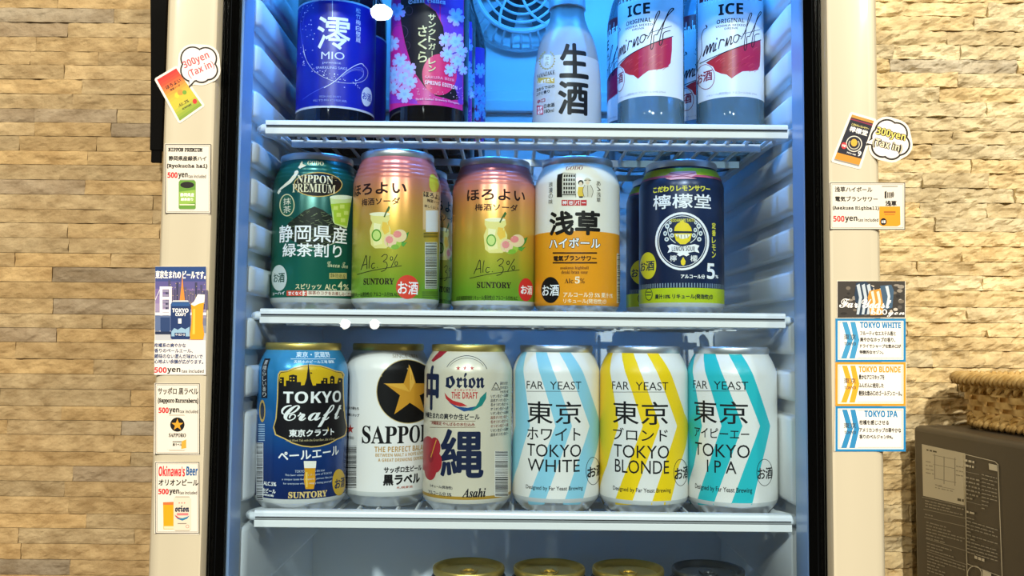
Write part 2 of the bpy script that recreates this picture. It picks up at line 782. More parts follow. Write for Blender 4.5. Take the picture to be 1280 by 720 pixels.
def stone_wall():
    rnd = random.Random(21)
    V, F, CLR = [], [], []
    base = srgb('#c6b28a')
    z = -0.372
    while z < 0.62:
        h = rnd.choice((0.0165, 0.0175, 0.0175, 0.0180, 0.0195))
        x = -1.25 - rnd.random() * 0.15
        while x < 1.25:
            ln = rnd.uniform(0.07, 0.23)
            x1 = x + ln
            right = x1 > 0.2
            hidden = x > -0.20 and x1 < 0.20
            d = rnd.uniform(0.0005, 0.0018) + (rnd.uniform(0, .0015) if right else 0)
            amp = 0.0050 if right else 0.0019
            tone = rnd.uniform(0.84, 1.10)
            hue = rnd.uniform(-1, 1)
            grey = rnd.random() < (0.06 if right else 0.12)
            c = [base[0] * tone * (1 + .05 * hue), base[1] * tone, base[2] * tone * (1 - .10 * hue)]
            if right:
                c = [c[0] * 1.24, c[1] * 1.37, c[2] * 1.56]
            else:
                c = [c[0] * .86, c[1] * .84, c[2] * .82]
            if grey:
                g = sum(c) / 3
                c = [0.80 * (0.6 * k + 0.4 * g) for k in c]
            nx = 1 if hidden else max(2, int(ln / 0.0042))
            nz = 1 if hidden else 6
            b = len(V)
            gap = 0.00025
            for j in range(nz + 1):
                for i in range(nx + 1):
                    px_, pz_ = x + gap + (ln - 2 * gap) * i / nx, z + gap + (h - 2 * gap) * j / nz
                    p = Vector((px_ * (70 if right else 48), b * 0.013, pz_ * (90 if right else 70)))
                    k = noise.fractal(p, 0.9, 2.1, 4) * amp
                    ridge = abs(noise.noise(Vector((px_ * 45, b * 0.01, pz_ * 85)))) * amp * 0.9
                    edge = i in (0, nx) or j in (0, nz)
                    yy = WALL_Y - d - k - ridge + ((0.0005 if right else 0.0003) if edge else 0)
                    V.append((px_, min(yy, WALL_Y + 0.004), pz_))
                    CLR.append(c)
            n = nx + 1
            for j in range(nz):
                for i in range(nx):
                    F.append((b + j * n + i, b + j * n + i + 1, b + (j + 1) * n + i + 1, b + (j + 1) * n + i))
            # the sides run back to the bed
            loop = [b + i for i in range(n)] + [b + j * n + nx for j in range(1, nz + 1)] \
                + [b + nz * n + i for i in range(nx - 1, -1, -1)] + [b + j * n for j in range(nz - 1, 0, -1)]
            b2 = len(V)
            for q in loop:
                V.append((V[q][0], WALL_Y + 0.014, V[q][2]))
                CLR.append([k * 0.5 for k in c])
            L = len(loop)
            for i in range(L):
                F.append((loop[(i + 1) % L], loop[i], b2 + i, b2 + (i + 1) % L))
            x = x1
        z += h
    b = len(V)
    V += [(-1.4, WALL_Y + 0.012, -0.40), (1.5, WALL_Y + 0.012, -0.40), (1.5, WALL_Y + 0.012, 0.66), (-1.4, WALL_Y + 0.012, 0.66),
          (-1.4, WALL_Y + 0.06, -0.40), (1.5, WALL_Y + 0.06, -0.40), (1.5, WALL_Y + 0.06, 0.66), (-1.4, WALL_Y + 0.06, 0.66)]
    CLR += [[k * 0.35 for k in base]] * 8
    for q in ((0, 1, 2, 3), (5, 4, 7, 6), (0, 4, 5, 1), (3, 2, 6, 7), (0, 3, 7, 4), (1, 5, 6, 2)):
        F.append(tuple(b + i for i in q))
    me = bpy.data.meshes.new('wall_back')
    me.from_pydata(V, [], F)
    ca = me.color_attributes.new('stone', 'FLOAT_COLOR', 'POINT')
    flat = []
    for c in CLR:
        flat += [*c, 1.0]
    ca.data.foreach_set('color', flat)
    me.materials.append(stone_material())
    me.update()
    o = bpy.data.objects.new('wall_back', me)
    COL.objects.link(o)
    tag(o, 'wall of thin cream and tan split stone strips behind the fridge', 'wall', kind='structure')


stone_wall()
COUNTER_Z = -0.372
mb = MB()
mb.box(-1.25, 1.25, 0.42, WALL_Y + 0.012, COUNTER_Z - 0.04, COUNTER_Z, mat('#6b5138', 0.4))
tag(mb.build('counter', bevel=0.003), 'long brown counter carrying the fridge and the microwave', 'counter', kind='structure')

# the black strip hanging on the wall at the upper left edge of the fridge
mb = MB()
xa = at(191.5, 100, 1.02).x
blk = mat('#050505', 0.8, 0, .1)
rows = []
for z_, dx in ((0.62, -.004), (0.40, -.003), (0.33, 0.0), (0.27, 0.002), (at(193, 190, 1.02).z, 0.003)):
    rows.append([(xa + dx, 1.012, z_), (xa + dx + .001, 1.008, z_), (xa + .017, 1.008, z_), (xa + .0175, 1.012, z_), (xa + .017, 1.016, z_), (xa + dx + .001, 1.016, z_)])
mb.grid(rows, blk, closed=True)
mb.face([Vector(p) for p in rows[0]], blk)
mb.face([Vector(p) for p in rows[-1]][::-1], blk)
zt = at(196, 205, 1.02).z
mb.box(xa + .005, xa + .0155, 1.0095, 1.0145, zt, rows[-1][0][2] + .002, blk)
mb.box(xa + .004, xa + .018, 1.0155, WALL_Y + .006, 0.40, 0.42, blk)
tag(mb.build('hanging_strap', recalc=True), 'narrow black strap hanging down the stone wall beside the white fridge door', 'strap')

# ------------------------------------------------------------------ the display fridge
FX = 0.008
WHITE = mat('#c3bca6', 0.32, 0, 0.5, 0.3, 'white_enamel')
LINER = mat('#e6ebee', 0.36, 0, 0.5, 0, 'white_liner')
RIBM = mat('#e9edf0', 0.30, 0, 0.5, 0, 'white_rib')
BLACK = mat('#060607', 0.22, 0, 0.5)
fridge = empty('display_fridge', (FX, 0.63, COUNTER_Z), 'tall white countertop display fridge with a glass door and blue lit interior', 'fridge')
fo = Vector((FX, 0.63, COUNTER_Z))


def part(mbx, name, parent=fridge, off=fo, **k):
    mbx.v = [tuple(Vector(p) - off) for p in mbx.v]
    return mbx.build(name, parent, **k)


FLOOR_Z = -0.293
YF, YB = 0.625, 0.885         # front lip and back of the liner
LX0, LX1 = -0.1910, 0.2055
ZT, ZB = 0.435, FLOOR_Z
# cabinet: liner + outer shell
mb = MB()
x0, x1 = LX0, LX1
mb.face([(x0, YB, ZB), (x1, YB, ZB), (x1, YB, ZT), (x0, YB, ZT)], LINER)
YL = .632
mb.face([(x0, YL, ZB), (x0, YB, ZB), (x0, YB, ZT), (x0, YL, ZT)], LINER)
mb.face([(x1, YB, ZB), (x1, YL, ZB), (x1, YL, ZT), (x1, YB, ZT)], LINER)
lipo, lipi = (-.1890, .2006), (-.1868, .1986)
LIPM = mat('#a3b9d6', 0.3, 0, 0.5, 0, 'blue_grey_trim')
for s in (0, 1):                                                   # sloping lip round the opening
    xw = (x0, x1)[s]
    mb.grid([[(lipo[s], YF, z), (lipo[s], .6075, z), (lipo[s] * .5 + lipi[s] * .5, .6060, z), (lipi[s] * .9 + lipo[s] * .1, .6075, z), (lipi[s], .6300, z), (xw, .6325, z)] for z in (ZB, ZT)], LIPM)
mb.face([(lipo[0], YF, ZB), (lipo[1], YF, ZB), (lipo[1], YB, ZB), (lipo[0], YB, ZB)], LINER)
mb.face([(x0, YB, ZT), (x1, YB, ZT), (x1, YF, ZT), (x0, YF, ZT)], LINER)
ox0, ox1, oz0, oz1, oy = FX - .226, FX + .226, COUNTER_Z + .004, 0.50, 0.94
for (a, b_, c, d) in ((ox0, lipo[0], oz0, oz1), (lipo[1], ox1, oz0, oz1), (lipo[0], lipo[1], oz0, ZB), (lipo[0], lipo[1], ZT, oz1)):
    mb.face([(a, YF, c), (b_, YF, c), (b_, YF, d), (a, YF, d)], LINER)
mb.face([(ox0, oy, oz0), (ox0, YF, oz0), (ox0, YF, oz1), (ox0, oy, oz1)], WHITE)
mb.face([(ox1, YF, oz0), (ox1, oy, oz0), (ox1, oy, oz1), (ox1, YF, oz1)], WHITE)
mb.face([(ox0, YF, oz1), (ox1, YF, oz1), (ox1, oy, oz1), (ox0, oy, oz1)], WHITE)
mb.face([(ox0, oy, oz0), (ox1, oy, oz0), (ox1, YF, oz0), (ox0, YF, oz0)], WHITE)
mb.face([(ox1, oy, oz0), (ox0, oy, oz0), (ox0, oy, oz1), (ox1, oy, oz1)], WHITE)
part(mb, 'cabinet')
mb = MB()
mb.box(ox0, ox1, .590, YF, .3335, oz1, WHITE)
part(mb, 'added_header_panel', bevel=.006)  # out of view above the door, added to keep lamp light out
for sx in (ox0 + .03, ox1 - .05):
    for sy in (YF + .02, oy - .04):
        mb = MB()
        mb.box(sx, sx + .02, sy, sy + .02, COUNTER_Z, COUNTER_Z + .005, BLACK)
        part(mb, 'foot_pad')

# side ledges that carry the shelves: rounded horizontal blocks along each side wall
def ledge(mbx, side, z0, z1, yfront=0.6365, depth=0.0072, m=RIBM):
    xw = LX0 if side < 0 else LX1
    s = 1 if side < 0 else -1
    prof = []
    for (d, y) in ((0, yfront - .004), (depth * .45, yfront - .003), (depth * .8, yfront), (depth, yfront + .005), (depth, YB - .01), (0, YB - .002)):
        prof.append((xw + s * d, y))
    rr = 0.0035
    rows = []
    for (zz, k) in ((z0, 0.55), (z0 + rr * .3, .85), (z0 + rr, 1.0), (z1 - rr, 1.0), (z1 - rr * .3, .85), (z1, 0.55)):
        rows.append([(xw + (x - xw) * k, y + (1 - k) * .004 * (1 if y < .7 else 0), zz) for x, y in prof])
    mbx.grid(rows, m)
    for row in (rows[0], rows[-1]):
        mbx.face([Vector((p[0], p[1], p[2])) for p in row], m)


RIGHT_LEDGES = [(-40, -6), (5, 41), (63, 98), (120, 155), (183, 212), (229, 265), (284, 318), (338, 373), (403, 443), (463, 502), (520, 632), (663, 760)]
for side, nm in ((-1, 'ledge_wall'), (1, 'ledge_wall')):
    mb = MB()
    for (ya, yb) in RIGHT_LEDGES:
        xx = 988 if side > 0 else 316
        dy = 0 if side > 0 else -6
        ledge(mb, side, at(xx, yb + dy, .64).z, at(xx, ya + dy, .64).z)
    part(mb, nm, smooth=True, recalc=True, angle=50)

# stepped cover over the air duct on the back wall
mb = MB()
zc = lambda y: at(640, y, .875).z
mb.box(LX0 + .012, LX1 - .012, .877, YB, zc(126), zc(112), LINER)
mb.box(LX0 + .012, LX1 - .012, .870, YB, zc(141), zc(126), LINER)
mb.box(LX0 + .012, LX1 - .012, .876, YB, zc(176), zc(141), LINER)
part(mb, 'duct_cover', bevel=.0015)

# fan and its round guard on the back wall
FC = at(652, -14, .865)
GM = mat('#dfe9f0', 0.35)
mb = MB()
def circ(r, y, n=48, a0=0, a1=2 * pi):
    return [(FC.x + r * cos(a0 + (a1 - a0) * i / n), y, FC.z + r * sin(a0 + (a1 - a0) * i / n)) for i in range(n)]
for r in (.012, .020, .028, .036, .0435):
    mb.tube(circ(r, .859), .0013, GM, 6, closed=True)
mb.tube(circ(.0455, .859), .0020, GM, 6, closed=True)
mb.tube(circ(.0575, .878), .0022, GM, 6, closed=True)
for i in range(36):
    a = 2 * pi * i / 36
    mb.tube([(FC.x + .0455 * cos(a), .859, FC.z + .0455 * sin(a)), (FC.x + .0545 * cos(a), .865, FC.z + .0545 * sin(a)), (FC.x + .057 * cos(a), .879, FC.z + .057 * sin(a))], .0013, GM, 6)
for i in range(6):
    a = 2 * pi * i / 6 + .45
    pts = [(FC.x + r * cos(a + r * 14), .8582, FC.z + r * sin(a + r * 14)) for r in (.006, .014, .022, .03, .038, .046)]
    mb.tube(pts, .0014, GM, 6)
mb.tube(circ(.006, .859), .003, GM, 6, closed=True)
part(mb, 'fan_guard', smooth=True)
mb = MB()
DKF = mat('#39424a', 0.5)
for i in range(5):
    a = 2 * pi * i / 5
    rows = []
    for r in (.010, .022, .034, .041):
        rows.append([(FC.x + r * cos(a + t), .872 + .012 * (t - .35), FC.z + r * sin(a + t)) for t in (0, .25, .5, .75)])
    mb.grid(rows, DKF)
    rows2 = [[(x, y + .0012, z) for x, y, z in r] for r in rows]
    mb.grid([r[::-1] for r in rows2], DKF)
mb.tube([(FC.x, .866, FC.z), (FC.x, .884, FC.z)], .011, DKF, 16)
part(mb, 'fan')

# led strip housing under the top of the liner
mb = MB()
mb.box(FX - .17, FX + .17, .634, .662, .419, ZT, LINER)
part(mb, 'lamp_housing', bevel=.002)

# door: white frame, black border, glass
door = empty('door', (FX, .60, COUNTER_Z), None, None)
door.parent = fridge
door.location = (0, -.03, 0)
do = Vector((FX, .60, COUNTER_Z))
DY = 0.585
ix0, ix1 = at(262, 360, DY).x, at(1037, 360, DY).x
iz0, iz1 = -.285, .295
FWid = 0.0362
mb = MB()
prof = [(0, .616), (0, DY + .003), (.0008, DY + .0008), (.003, DY)]
prof += [(FWid - .009 + .009 * sin(t), DY + .009 - .009 * cos(t)) for t in [i * pi / 16 for i in range(0, 9)]]
prof += [(FWid, .616), (FWid - .004, .622), (0, .622)]
rows = []
for d, y in prof + [prof[0]]:
    rows.append([(ix0 - d, y, iz0 - d), (ix1 + d, y, iz0 - d), (ix1 + d, y, iz1 + d), (ix0 - d, y, iz1 + d)])
for i in range(4):
    j = (i + 1) % 4
    mb.grid([[r[i], r[j]] for r in rows], WHITE)
part(mb, 'frame', door, do, smooth=True, recalc=True, angle=40)
mb = MB()
bx0, bx1 = at(287, 360, .6).x, at(1010, 360, .6).x
gm = mat('#010101', 0.9, 0, 0.0)
for (a, b_, c, d) in ((ix0 + .0001, bx0, iz0, iz1), (bx1, ix1 - .0001, iz0, iz1), (bx0, bx1, iz0, iz0 + .012), (bx0, bx1, iz1 - .012, iz1)):
    mb.box(a, b_, .5995, .604, c, d, gm)
dk = mat('#0a0a0c', 0.6, 0, .1)
for xx in ((ix0 + bx0) / 2, (ix1 + bx1) / 2):                        # fine moulded line along the border
    mb.box(xx - .0002, xx + .0002, .5992, .5995, iz0 + .01, iz1 - .01, dk)
part(mb, 'black_border', door, do)
PANE = glass_mat('door_glass', '#f4fbff', 0.985, 0.0, ior=1.30)
mb = MB()
mb.box(ix0 + .0006, ix1 - .0006, .5935, .5975, iz0 + .0006, iz1 - .0006, PANE)
part(mb, 'glass_pane', door, do)

# ------------------------------------------------------------------ shelves
WIRE = mat('#e6ebef', 0.35, 0, 0.5, 0, 'white_coated_wire')
BAR = mat('#efefee', 0.30)
GROOVE = mat('#8d8f90', 0.45)
LIP = mat('#eef1f6', 0.28)
BY = 0.634
SHELF_Z = []


def shelf(y_left, y_right, xl, xr, bar_h, drop, label):
    pl, pr = at(xl, y_left, BY), at(xr, y_right, BY)
    zt_ = (pl.z + pr.z) / 2
    X0, X1 = pl.x, pr.x
    cx = (X0 + X1) / 2
    o = Vector((cx, .64, zt_))
    root = empty('wire_shelf', o, label, 'shelf', 'wire shelves of the fridge')
    H = bar_h
    # front bar: rounded top lip, recessed ticket groove, lower band
    P = [(.008, 0), (.002, 0), (.0005, -.0006), (0, -.0018), (0, -H * .36), (.0012, -H * .38), (.0022, -H * .40), (.0022, -H * .55), (.0002, -H * .57), (0, -H * .60), (0, -H * .96), (.0006, -H), (.008, -H)]
    mbx = MB()
    for i in range(len(P) - 1):
        (a, b_), (c, d) = P[i], P[i + 1]
        m = GROOVE if 5 <= i <= 7 else (LIP if i < 5 else BAR)
        mbx.face([(X0, BY + a, zt_ + b_), (X0, BY + c, zt_ + d), (X1, BY + c, zt_ + d), (X1, BY + a, zt_ + b_)], m)
    mbx.face([(X0, BY + .008, zt_), (X1, BY + .008, zt_), (X1, BY + .008, zt_ - H), (X0, BY + .008, zt_ - H)], BAR)
    for xx, rev in ((X0, False), (X1, True)):
        q = [(xx, BY + a, zt_ + b_) for a, b_ in P]
        mbx.face([Vector(p) for p in (q if rev else q[::-1])], LIP)
    part(mbx, 'front_bar', root, o, recalc=True)
    # wires
    mbx = MB()
    wz = zt_ - drop
    r = .0015
    n = int((X1 - X0 - .012) / .0142)
    for i in range(n + 1):
        xx = X0 + .008 + (X1 - X0 - .016) * i / n
        mbx.tube([(xx, BY + .007, wz - .006), (xx, BY + .012, wz - .0022), (xx, BY + .017, wz - r), (xx, YB - .022, wz - r), (xx, YB - .020, wz - .004)], r, WIRE, 6)
    for yy in (.664, .727, .790, .853):
        mbx.box(X0 + .012, X1 - .012, yy - .0016, yy + .0016, wz - .0082, wz - .0028, WIRE)
    part(mbx, 'wire_grid', root, o, smooth=True)
    # side rods with the rounded hook at the front
    for s, xx in ((-1, X0), (1, X1)):
        mbx = MB()
        pts = [(xx - s * .004, BY + .006, zt_ - .005), (xx + s * .003, BY + .0062, zt_ - .005), (xx + s * .0058, BY + .010, zt_ - .005),
               (xx + s * .0050, BY + .020, zt_ - .0052), (xx - s * .002, BY + .034, zt_ - .0055), (xx - s * .003, YB - .03, zt_ - .0055), (xx - s * .006, YB - .02, zt_ - .0055)]
        mbx.tube(pts, .0031, WIRE, 10)
        part(mbx, 'side_rod', root, o, smooth=True)
    SHELF_Z.append(wz)
    return root


shelf(149, 155.5, 332, 985, .0105, .0055, 'white wire shelf carrying the row of glass bottles')
shelf(385, 392, 325, 982, .0106, .0032, 'white wire shelf carrying the tea, plum and lemon cans')
shelf(637, 645, 318, 990, .0118, .0052, 'white wire shelf carrying the row of beer cans')
Z1, Z2, Z3 = SHELF_Z

# ------------------------------------------------------------------ drinks
CAN_R, CAN_H = 0.0330, 0.1222
ALU = mat('#d8dadc', 0.36, 0.85)
GOLD = mat('#dcc06a', 0.36, 0.85)
DKALU = mat('#7d8082', 0.38, 0.9)


def can_points(style):
    base = [(0, .0075), (.012, .0066), (.020, .0030), (.0225, .0006), (.0240, 0), (.0254, .0006), (.0270, .0026), (.0300, .0058), (.0322, .0088), (CAN_R, .0120)]
    if style == 'ringed':
        neck = [(CAN_R, .0995), (.0325, .1010), (.0322, .1022), (.0324, .1030), (.0316, .1042), (.0311, .1053), (.0313, .1062), (.0305, .1073), (.0300, .1085),
                (.0302, .1094), (.0293, .1106), (.0288, .1118), (.0290, .1128), (.0281, .1146), (.0276, .1166)]
    else:
        neck = [(CAN_R, .1010), (.0329, .1030), (.0323, .1055), (.0313, .1084), (.0301, .1113), (.0288, .1138), (.0276, .1158), (.0271, .1170)]
    return base, neck


def new_can(style='smooth', body='#ffffff', metal=0.0, rough=0.3, bodymat=None):
    base, neck = can_points(style)
    m = bodymat or mat(body, rough, metal)
    pts = base + [(CAN_R, .06)] + neck
    mbx = MB()
    mats = [ALU] * 8 + [m] * (len(pts) - 9)
    lathe(mbx, pts, m, 120, mats)
    out = [p for p in pts if p[1] >= 0.0088]
    prof = make_prof([(.0300, .0058)] + out)
    zs = sorted(set(round(p[1], 5) for p in out))
    return mbx, prof, zs


def lid_mesh(rim):
    """seam, countersink and panel; returned with its pull tab"""
    mbx = MB()
    rp = [(.0270, .1165), (.0275, .1176), (.0277, .1190), (.0277, .1208), (.0274, .1218), (.0267, .1222), (.0260, .1218), (.0256, .1205), (.0248, .1168), (.0236, .1158), (.0226, .1166), (.0218, .1180), (.012, .1182), (0, .1182)]
    lathe(mbx, rp, rim, 60)
    tab = MB()
    z = .1187
    n = 20
    for k, (ra, rb) in enumerate(((.0118, .0075),)):
        outr = [(.0072 * sin(2 * pi * i / n) * (1.0 if cos(2 * pi * i / n) > 0 else .92), -.002 + .0118 * cos(2 * pi * i / n)) for i in range(n)]
        hole = [(.0046 * sin(2 * pi * i / n), -.0062 + .0044 * cos(2 * pi * i / n)) for i in range(n)]
        for i in range(n):
            j = (i + 1) % n
            tab.face([(*outr[i], z + .0012), (*hole[i], z + .0010), (*hole[j], z + .0010), (*outr[j], z + .0012)], rim)
            tab.face([(*outr[i], z), (*outr[j], z), (*hole[j], z), (*hole[i], z)], rim)
            tab.face([(*outr[j], z), (*outr[i], z), (*outr[i], z + .0012), (*outr[j], z + .0012)], rim)
            tab.face([(*hole[i], z), (*hole[j], z), (*hole[j], z + .0010), (*hole[i], z + .0010)], rim)
    m2 = MB()
    lathe(m2, [(.0030, z), (.0030, z + .0016), (.0022, z + .002), (0, z + .002)], rim, 16)
    b = len(tab.v)
    tab.v += m2.v
    tab.n += [(0, 0, 0)] * len(m2.v)
    tab.f += [tuple(i + b for i in f) for f in m2.f]
    tab.m += [tab.mi(rim)] * len(m2.f)
    return mbx, tab


LIDS = {}


def finish_can(mbx, name, loc, label, cat, rim=ALU, group=None):
    root = empty(name, loc, label, cat, group)
    mbx.build('body', root)
    if rim.name not in LIDS:
        a, b = lid_mesh(rim)
        lo = a.build('lid')
        to = b.build('pull_tab', recalc=True)
        LIDS[rim.name] = (lo.data, to.data)
        bpy.data.objects.remove(lo)
        bpy.data.objects.remove(to)
    lo = bpy.data.objects.new('lid', LIDS[rim.name][0])
    to = bpy.data.objects.new('pull_tab', LIDS[rim.name][1])
    for o, p in ((lo, root), (to, lo)):
        COL.objects.link(o)
        o.parent = p
    return root


def centre(pxl, pxr, y, Y):
    """axis of a turned thing at depth Y whose sides are seen at pxl and pxr"""
    a, b = at(pxl, y, Y), at(pxr, y, Y)
    return (a.x + b.x) / 2


def wrap(mbx, view, loc, prof, zs, R=CAN_R, **k):
    return Wrap(mbx, view, loc, prof, zs, R, **k)


S2, S3, S1 = 720 / 220, 3.2, 4.5

CREAM, INKBK, INKW = '#efe6cc', '#0e0e10', '#f4f4f2'

# ---- green tea can
loc = Vector((centre(342, 447, 300, .692), .692, Z2))
mb, pf, zs = new_can('ringed', bodymat=gradient_mat('green_lacquer', [(0, '#16715a'), (.5, '#0f5c4c'), (.8, '#0b4f49'), (1, '#12706a')], 0, .122, .28, .35))
p = wrap(mb, (335, 180, S2), loc, pf, zs)
p.band(.0088, .0125, '#b9bdb8')
p.poly([(128, 62), (134, 78), (150, 83), (136, 92), (124, 98), (114, 92), (120, 80)], CREAM)
p.poly([(112, 104), (121, 112), (112, 136), (96, 158), (72, 174), (50, 190), (46, 184), (62, 170), (84, 150), (100, 126), (104, 108)], CREAM)
p.poly([(44, 186), (54, 192), (44, 206), (38, 200)], CREAM)
p.text(serif('GODO'), 155, 64, 232, 82, '#efe3bd')
p.ell(205, 165, 100, 52, '#c9a75a')
p.ell(205, 165, 96, 48, '#15120f')
p.text(serif('NIPPON'), 118, 126, 267, 160, '#e9dcb6')
p.text(serif('PREMIUM'), 100, 163, 276, 198, '#e9dcb6')
p.ell(78, 250, 31, 46, '#d9cf9c')
p.ell(78, 250, 27, 42, '#1d5a45')
p.vtext('抹茶', 63, 218, 94, 284, CREAM)
# heap of tea leaves
p.poly([(68, 350), (85, 322), (120, 295), (150, 272), (190, 256), (225, 270), (262, 298), (296, 322), (314, 350), (300, 385), (262, 412), (200, 422), (130, 412), (84, 386)], '#22291f')
rnd = random.Random(5)
for i in range(150):
    x, y = rnd.uniform(80, 300), rnd.uniform(268, 415)
    if ((x - 190) / 118) ** 2 + ((y - 345) / 76) ** 2 < 1:
        a = rnd.uniform(-.9, .9)
        p.line([(x - 9 * cos(a), y - 6 * sin(a)), (x + 9 * cos(a), y + 6 * sin(a))], 1.5, rnd.choice(['#6f7d55', '#4c5a3c', '#8b966c', '#0d120c']), False)
p.ring(190, 352, 122, 72, 2.5, '#cfd6b4', t0=0.02, t1=0.34)
p.poly([(252, 216), (342, 214), (322, 342), (318, 346), (272, 328), (266, 320)], '#cfe29a')
p.poly([(255, 246), (338, 240), (321, 338), (272, 325)], '#a9c73a')
p.ell(297, 218, 45, 9, '#e9f2cf')
for q in ((276, 262), (302, 256), (318, 282), (288, 290), (305, 312)):
    p.rect(q[0] - 9, q[1] - 8, q[0] + 9, q[1] + 8, '#cfe06f')
p.text('静岡県産', 48, 330, 322, 402, INKW, 2)
p.text('緑茶割り', 62, 406, 300, 462, INKW, 2)
p.text(script('Green Tea'), 242, 482, 325, 506, '#d9dcae')
p.rect(250, 528, 320, 552, '#c3b26a')
p.text('静岡県産', 254, 531, 316, 549, '#2b3a22')
p.drink_mark(48, 548, 31, 53, '#c8cfc9', '#1f4a3c')
p.text('スピリッツ', 113, 572, 218, 595, '#e4dcaa', 1)
p.text('ALC.', 232, 574, 280, 597, '#e4dcaa', 1)
p.text('4', 284, 562, 303, 597, '#e4dcaa', 2)
p.text('%', 306, 574, 328, 597, '#e4dcaa', 1)
p.rect(78, 600, 352, 622, '#e9ddc7')
p.rect(78, 600, 160, 622, '#d2523c')
p.text('甘くなくて', 84, 603, 156, 619, INKW, 1)
p.text('抹茶のコクをお楽しみください', 165, 603, 348, 619, '#8a3b2a', .6)
p.text('ューハイ', 22, 603, 70, 618, INKW, .6)
finish_can(mb, 'beverage_can', loc, 'dark green tea can with a heap of tea leaves and a black oval', 'can', ALU, 'cans on the upper can shelf')


# ---- plum soda cans
def plum_can(view, loc, f, x1side=None):
    grad = gradient_mat('plum_lacquer', [(0, '#6fac2c'), (.14, '#88b832'), (.34, '#c0bc3c'), (.52, '#d6ac44'), (.70, '#dc934e'), (.84, '#d97f70'), (1, '#d87c8e')], 0.004, .122, .28, .45)
    mbx, pf_, zs_ = new_can('ringed', bodymat=grad)
    q = wrap(mbx, view, loc, pf_, zs_)

    def T(s, x0, y0, x1, y1, c, b=0, **k):
        a, b1 = f(x0, y0), f(x1, y1)
        q.text(s, a[0], a[1], b1[0], b1[1], c, b, **k)
    P = lambda pts: [f(*t) for t in pts]
    q.band(.0088, .0120, '#c7ccc4')
    T('ほろよい', 78, 182, 315, 230, '#2a1410', 3)
    T('梅酒ソーダ', 110, 243, 285, 273, '#38201a', 1.6)
    # glass jar with ice and lime, plums and leaves
    q.poly(P([(150, 312), (235, 308), (238, 330), (228, 342), (242, 372), (240, 430), (222, 446), (170, 446), (152, 432), (146, 375), (158, 344), (150, 330)]), '#e6dc86')
    q.ell(*f(192, 310), 42, 8, '#f3eec4')
    q.poly(P([(205, 340), (232, 345), (236, 380), (214, 392), (200, 368)]), '#ecc24a')
    q.poly(P([(165, 345), (196, 350), (192, 374), (164, 372)]), '#f2ecb4')
    q.poly(P([(158, 400), (200, 398), (204, 428), (166, 436)]), '#efe7a0')
    q.ell(*f(177, 394), 20, 25, '#5f9a2c')
    q.ell(*f(177, 394), 15, 19, '#c8dd7e')
    q.line(P([(212, 322), (228, 290)]), 6, '#48622a', False)
    q.poly(P([(222, 296), (233, 276), (240, 284), (230, 302)]), '#3d6b2a')
    q.poly(P([(262, 418), (288, 396), (326, 380), (318, 404), (300, 424), (274, 428)]), '#3f8a34')
    q.poly(P([(282, 428), (318, 420), (300, 440)]), '#56a03c')
    q.ell(*f(258, 424), 30, 27, '#9fc043')
    q.ell(*f(240, 416), 26, 27, '#e9c9a0')
    q.ell(*f(236, 412), 15, 15, '#e58f8a')
    q.ell(*f(284, 396), 28, 26, '#e9cf9a')
    q.ell(*f(272, 390), 17, 14, '#e58880')
    q.ell(*f(262, 440), 16, 10, '#7fae36')
    # handwritten line
    for st in ([(106, 532), (118, 504), (130, 474), (133, 500), (134, 528)], [(112, 514), (134, 508)], [(148, 476), (144, 500), (143, 526)],
               [(170, 506), (160, 506), (154, 518), (160, 526), (170, 521)], [(180, 521), (183, 523)],
               [(200, 480), (214, 470), (226, 474), (222, 488), (208, 498), (222, 502), (226, 516), (216, 532), (198, 538)],
               [(246, 478), (240, 484), (243, 493), (250, 490), (250, 481), (246, 478)], [(272, 470), (258, 494), (244, 520)], [(268, 498), (261, 504), (264, 514), (272, 510), (272, 501), (268, 498)]):
        q.line(P(st), 3.0, '#1b1a12')
    q.line(P([(88, 550), (170, 532), (292, 515)]), 2.6, '#1b1a12')
    T(serif('SUNTORY'), 118, 564, 258, 590, '#2b2413', 1.5)
    T('のお酒 梅酒果実使用リキュール(発泡性)① アルコール分3% ALC.', 35, 619, 285, 641, '#20320f', .6)
    return mbx, q


loc = Vector((centre(566.7, 668.5, 300, .701), .701, Z2))
mb, p = plum_can((560, 180, S2), loc, lambda x, y: (x, y))
p.drink_mark(318, 596, 30, 47, '#cf2f2c', INKW, (297, 578, 344, 616))
plum_front = finish_can(mb, 'beverage_can', loc, 'plum soda can facing straight ahead, beside the cream and orange can', 'can', ALU, 'cans on the upper can shelf')

loc = Vector((centre(441.5, 549.5, 300, .677), .677, Z2))
fl = lambda x, y: (28 + (x - 78) * .895, 155 + (y - 182) * 1.03)
mb, p = plum_can((435, 180, S2), loc, fl)
p.drink_mark(243, 585, 47, 49, '#d8432f', INKW, (204, 562, 286, 616))
p.rect(306, 196, 374, 350, '#d9b377')
p.ell(352, 160, 20, 38, '#c9c53a')
p.text('ほろよい', 308, 199, 376, 222, '#2a1410', 1.2)
p.text('梅酒ソーダ', 322, 228, 372, 242, '#38201a', .6)
p.text('詳しくはこちら', 312, 252, 372, 264, '#38201a', .4)
p.rect(318, 272, 368, 360, '#e6e2d2')
for yy in (363, 374):
    p.rect(309, yy, 366, yy + 8, '#7a6a20')
p.bars(316, 404, 362, 590, '#1a1a16', '#dfe0c8')
for yy in range(604, 632, 7):
    p.rect(302, yy, 370, yy + 3, '#5d7a2c')
finish_can(mb, 'beverage_can', loc, 'plum soda can turned to show its barcode, beside the dark green can', 'can', ALU, 'cans on the upper can shelf')
cx = (564.5 - 640) * .745 / FOCAL - CAN_R * 1.0
copy_tree(plum_front, (cx, .747, Z2), 'plum soda can mostly hidden behind the one showing its barcode', .9)

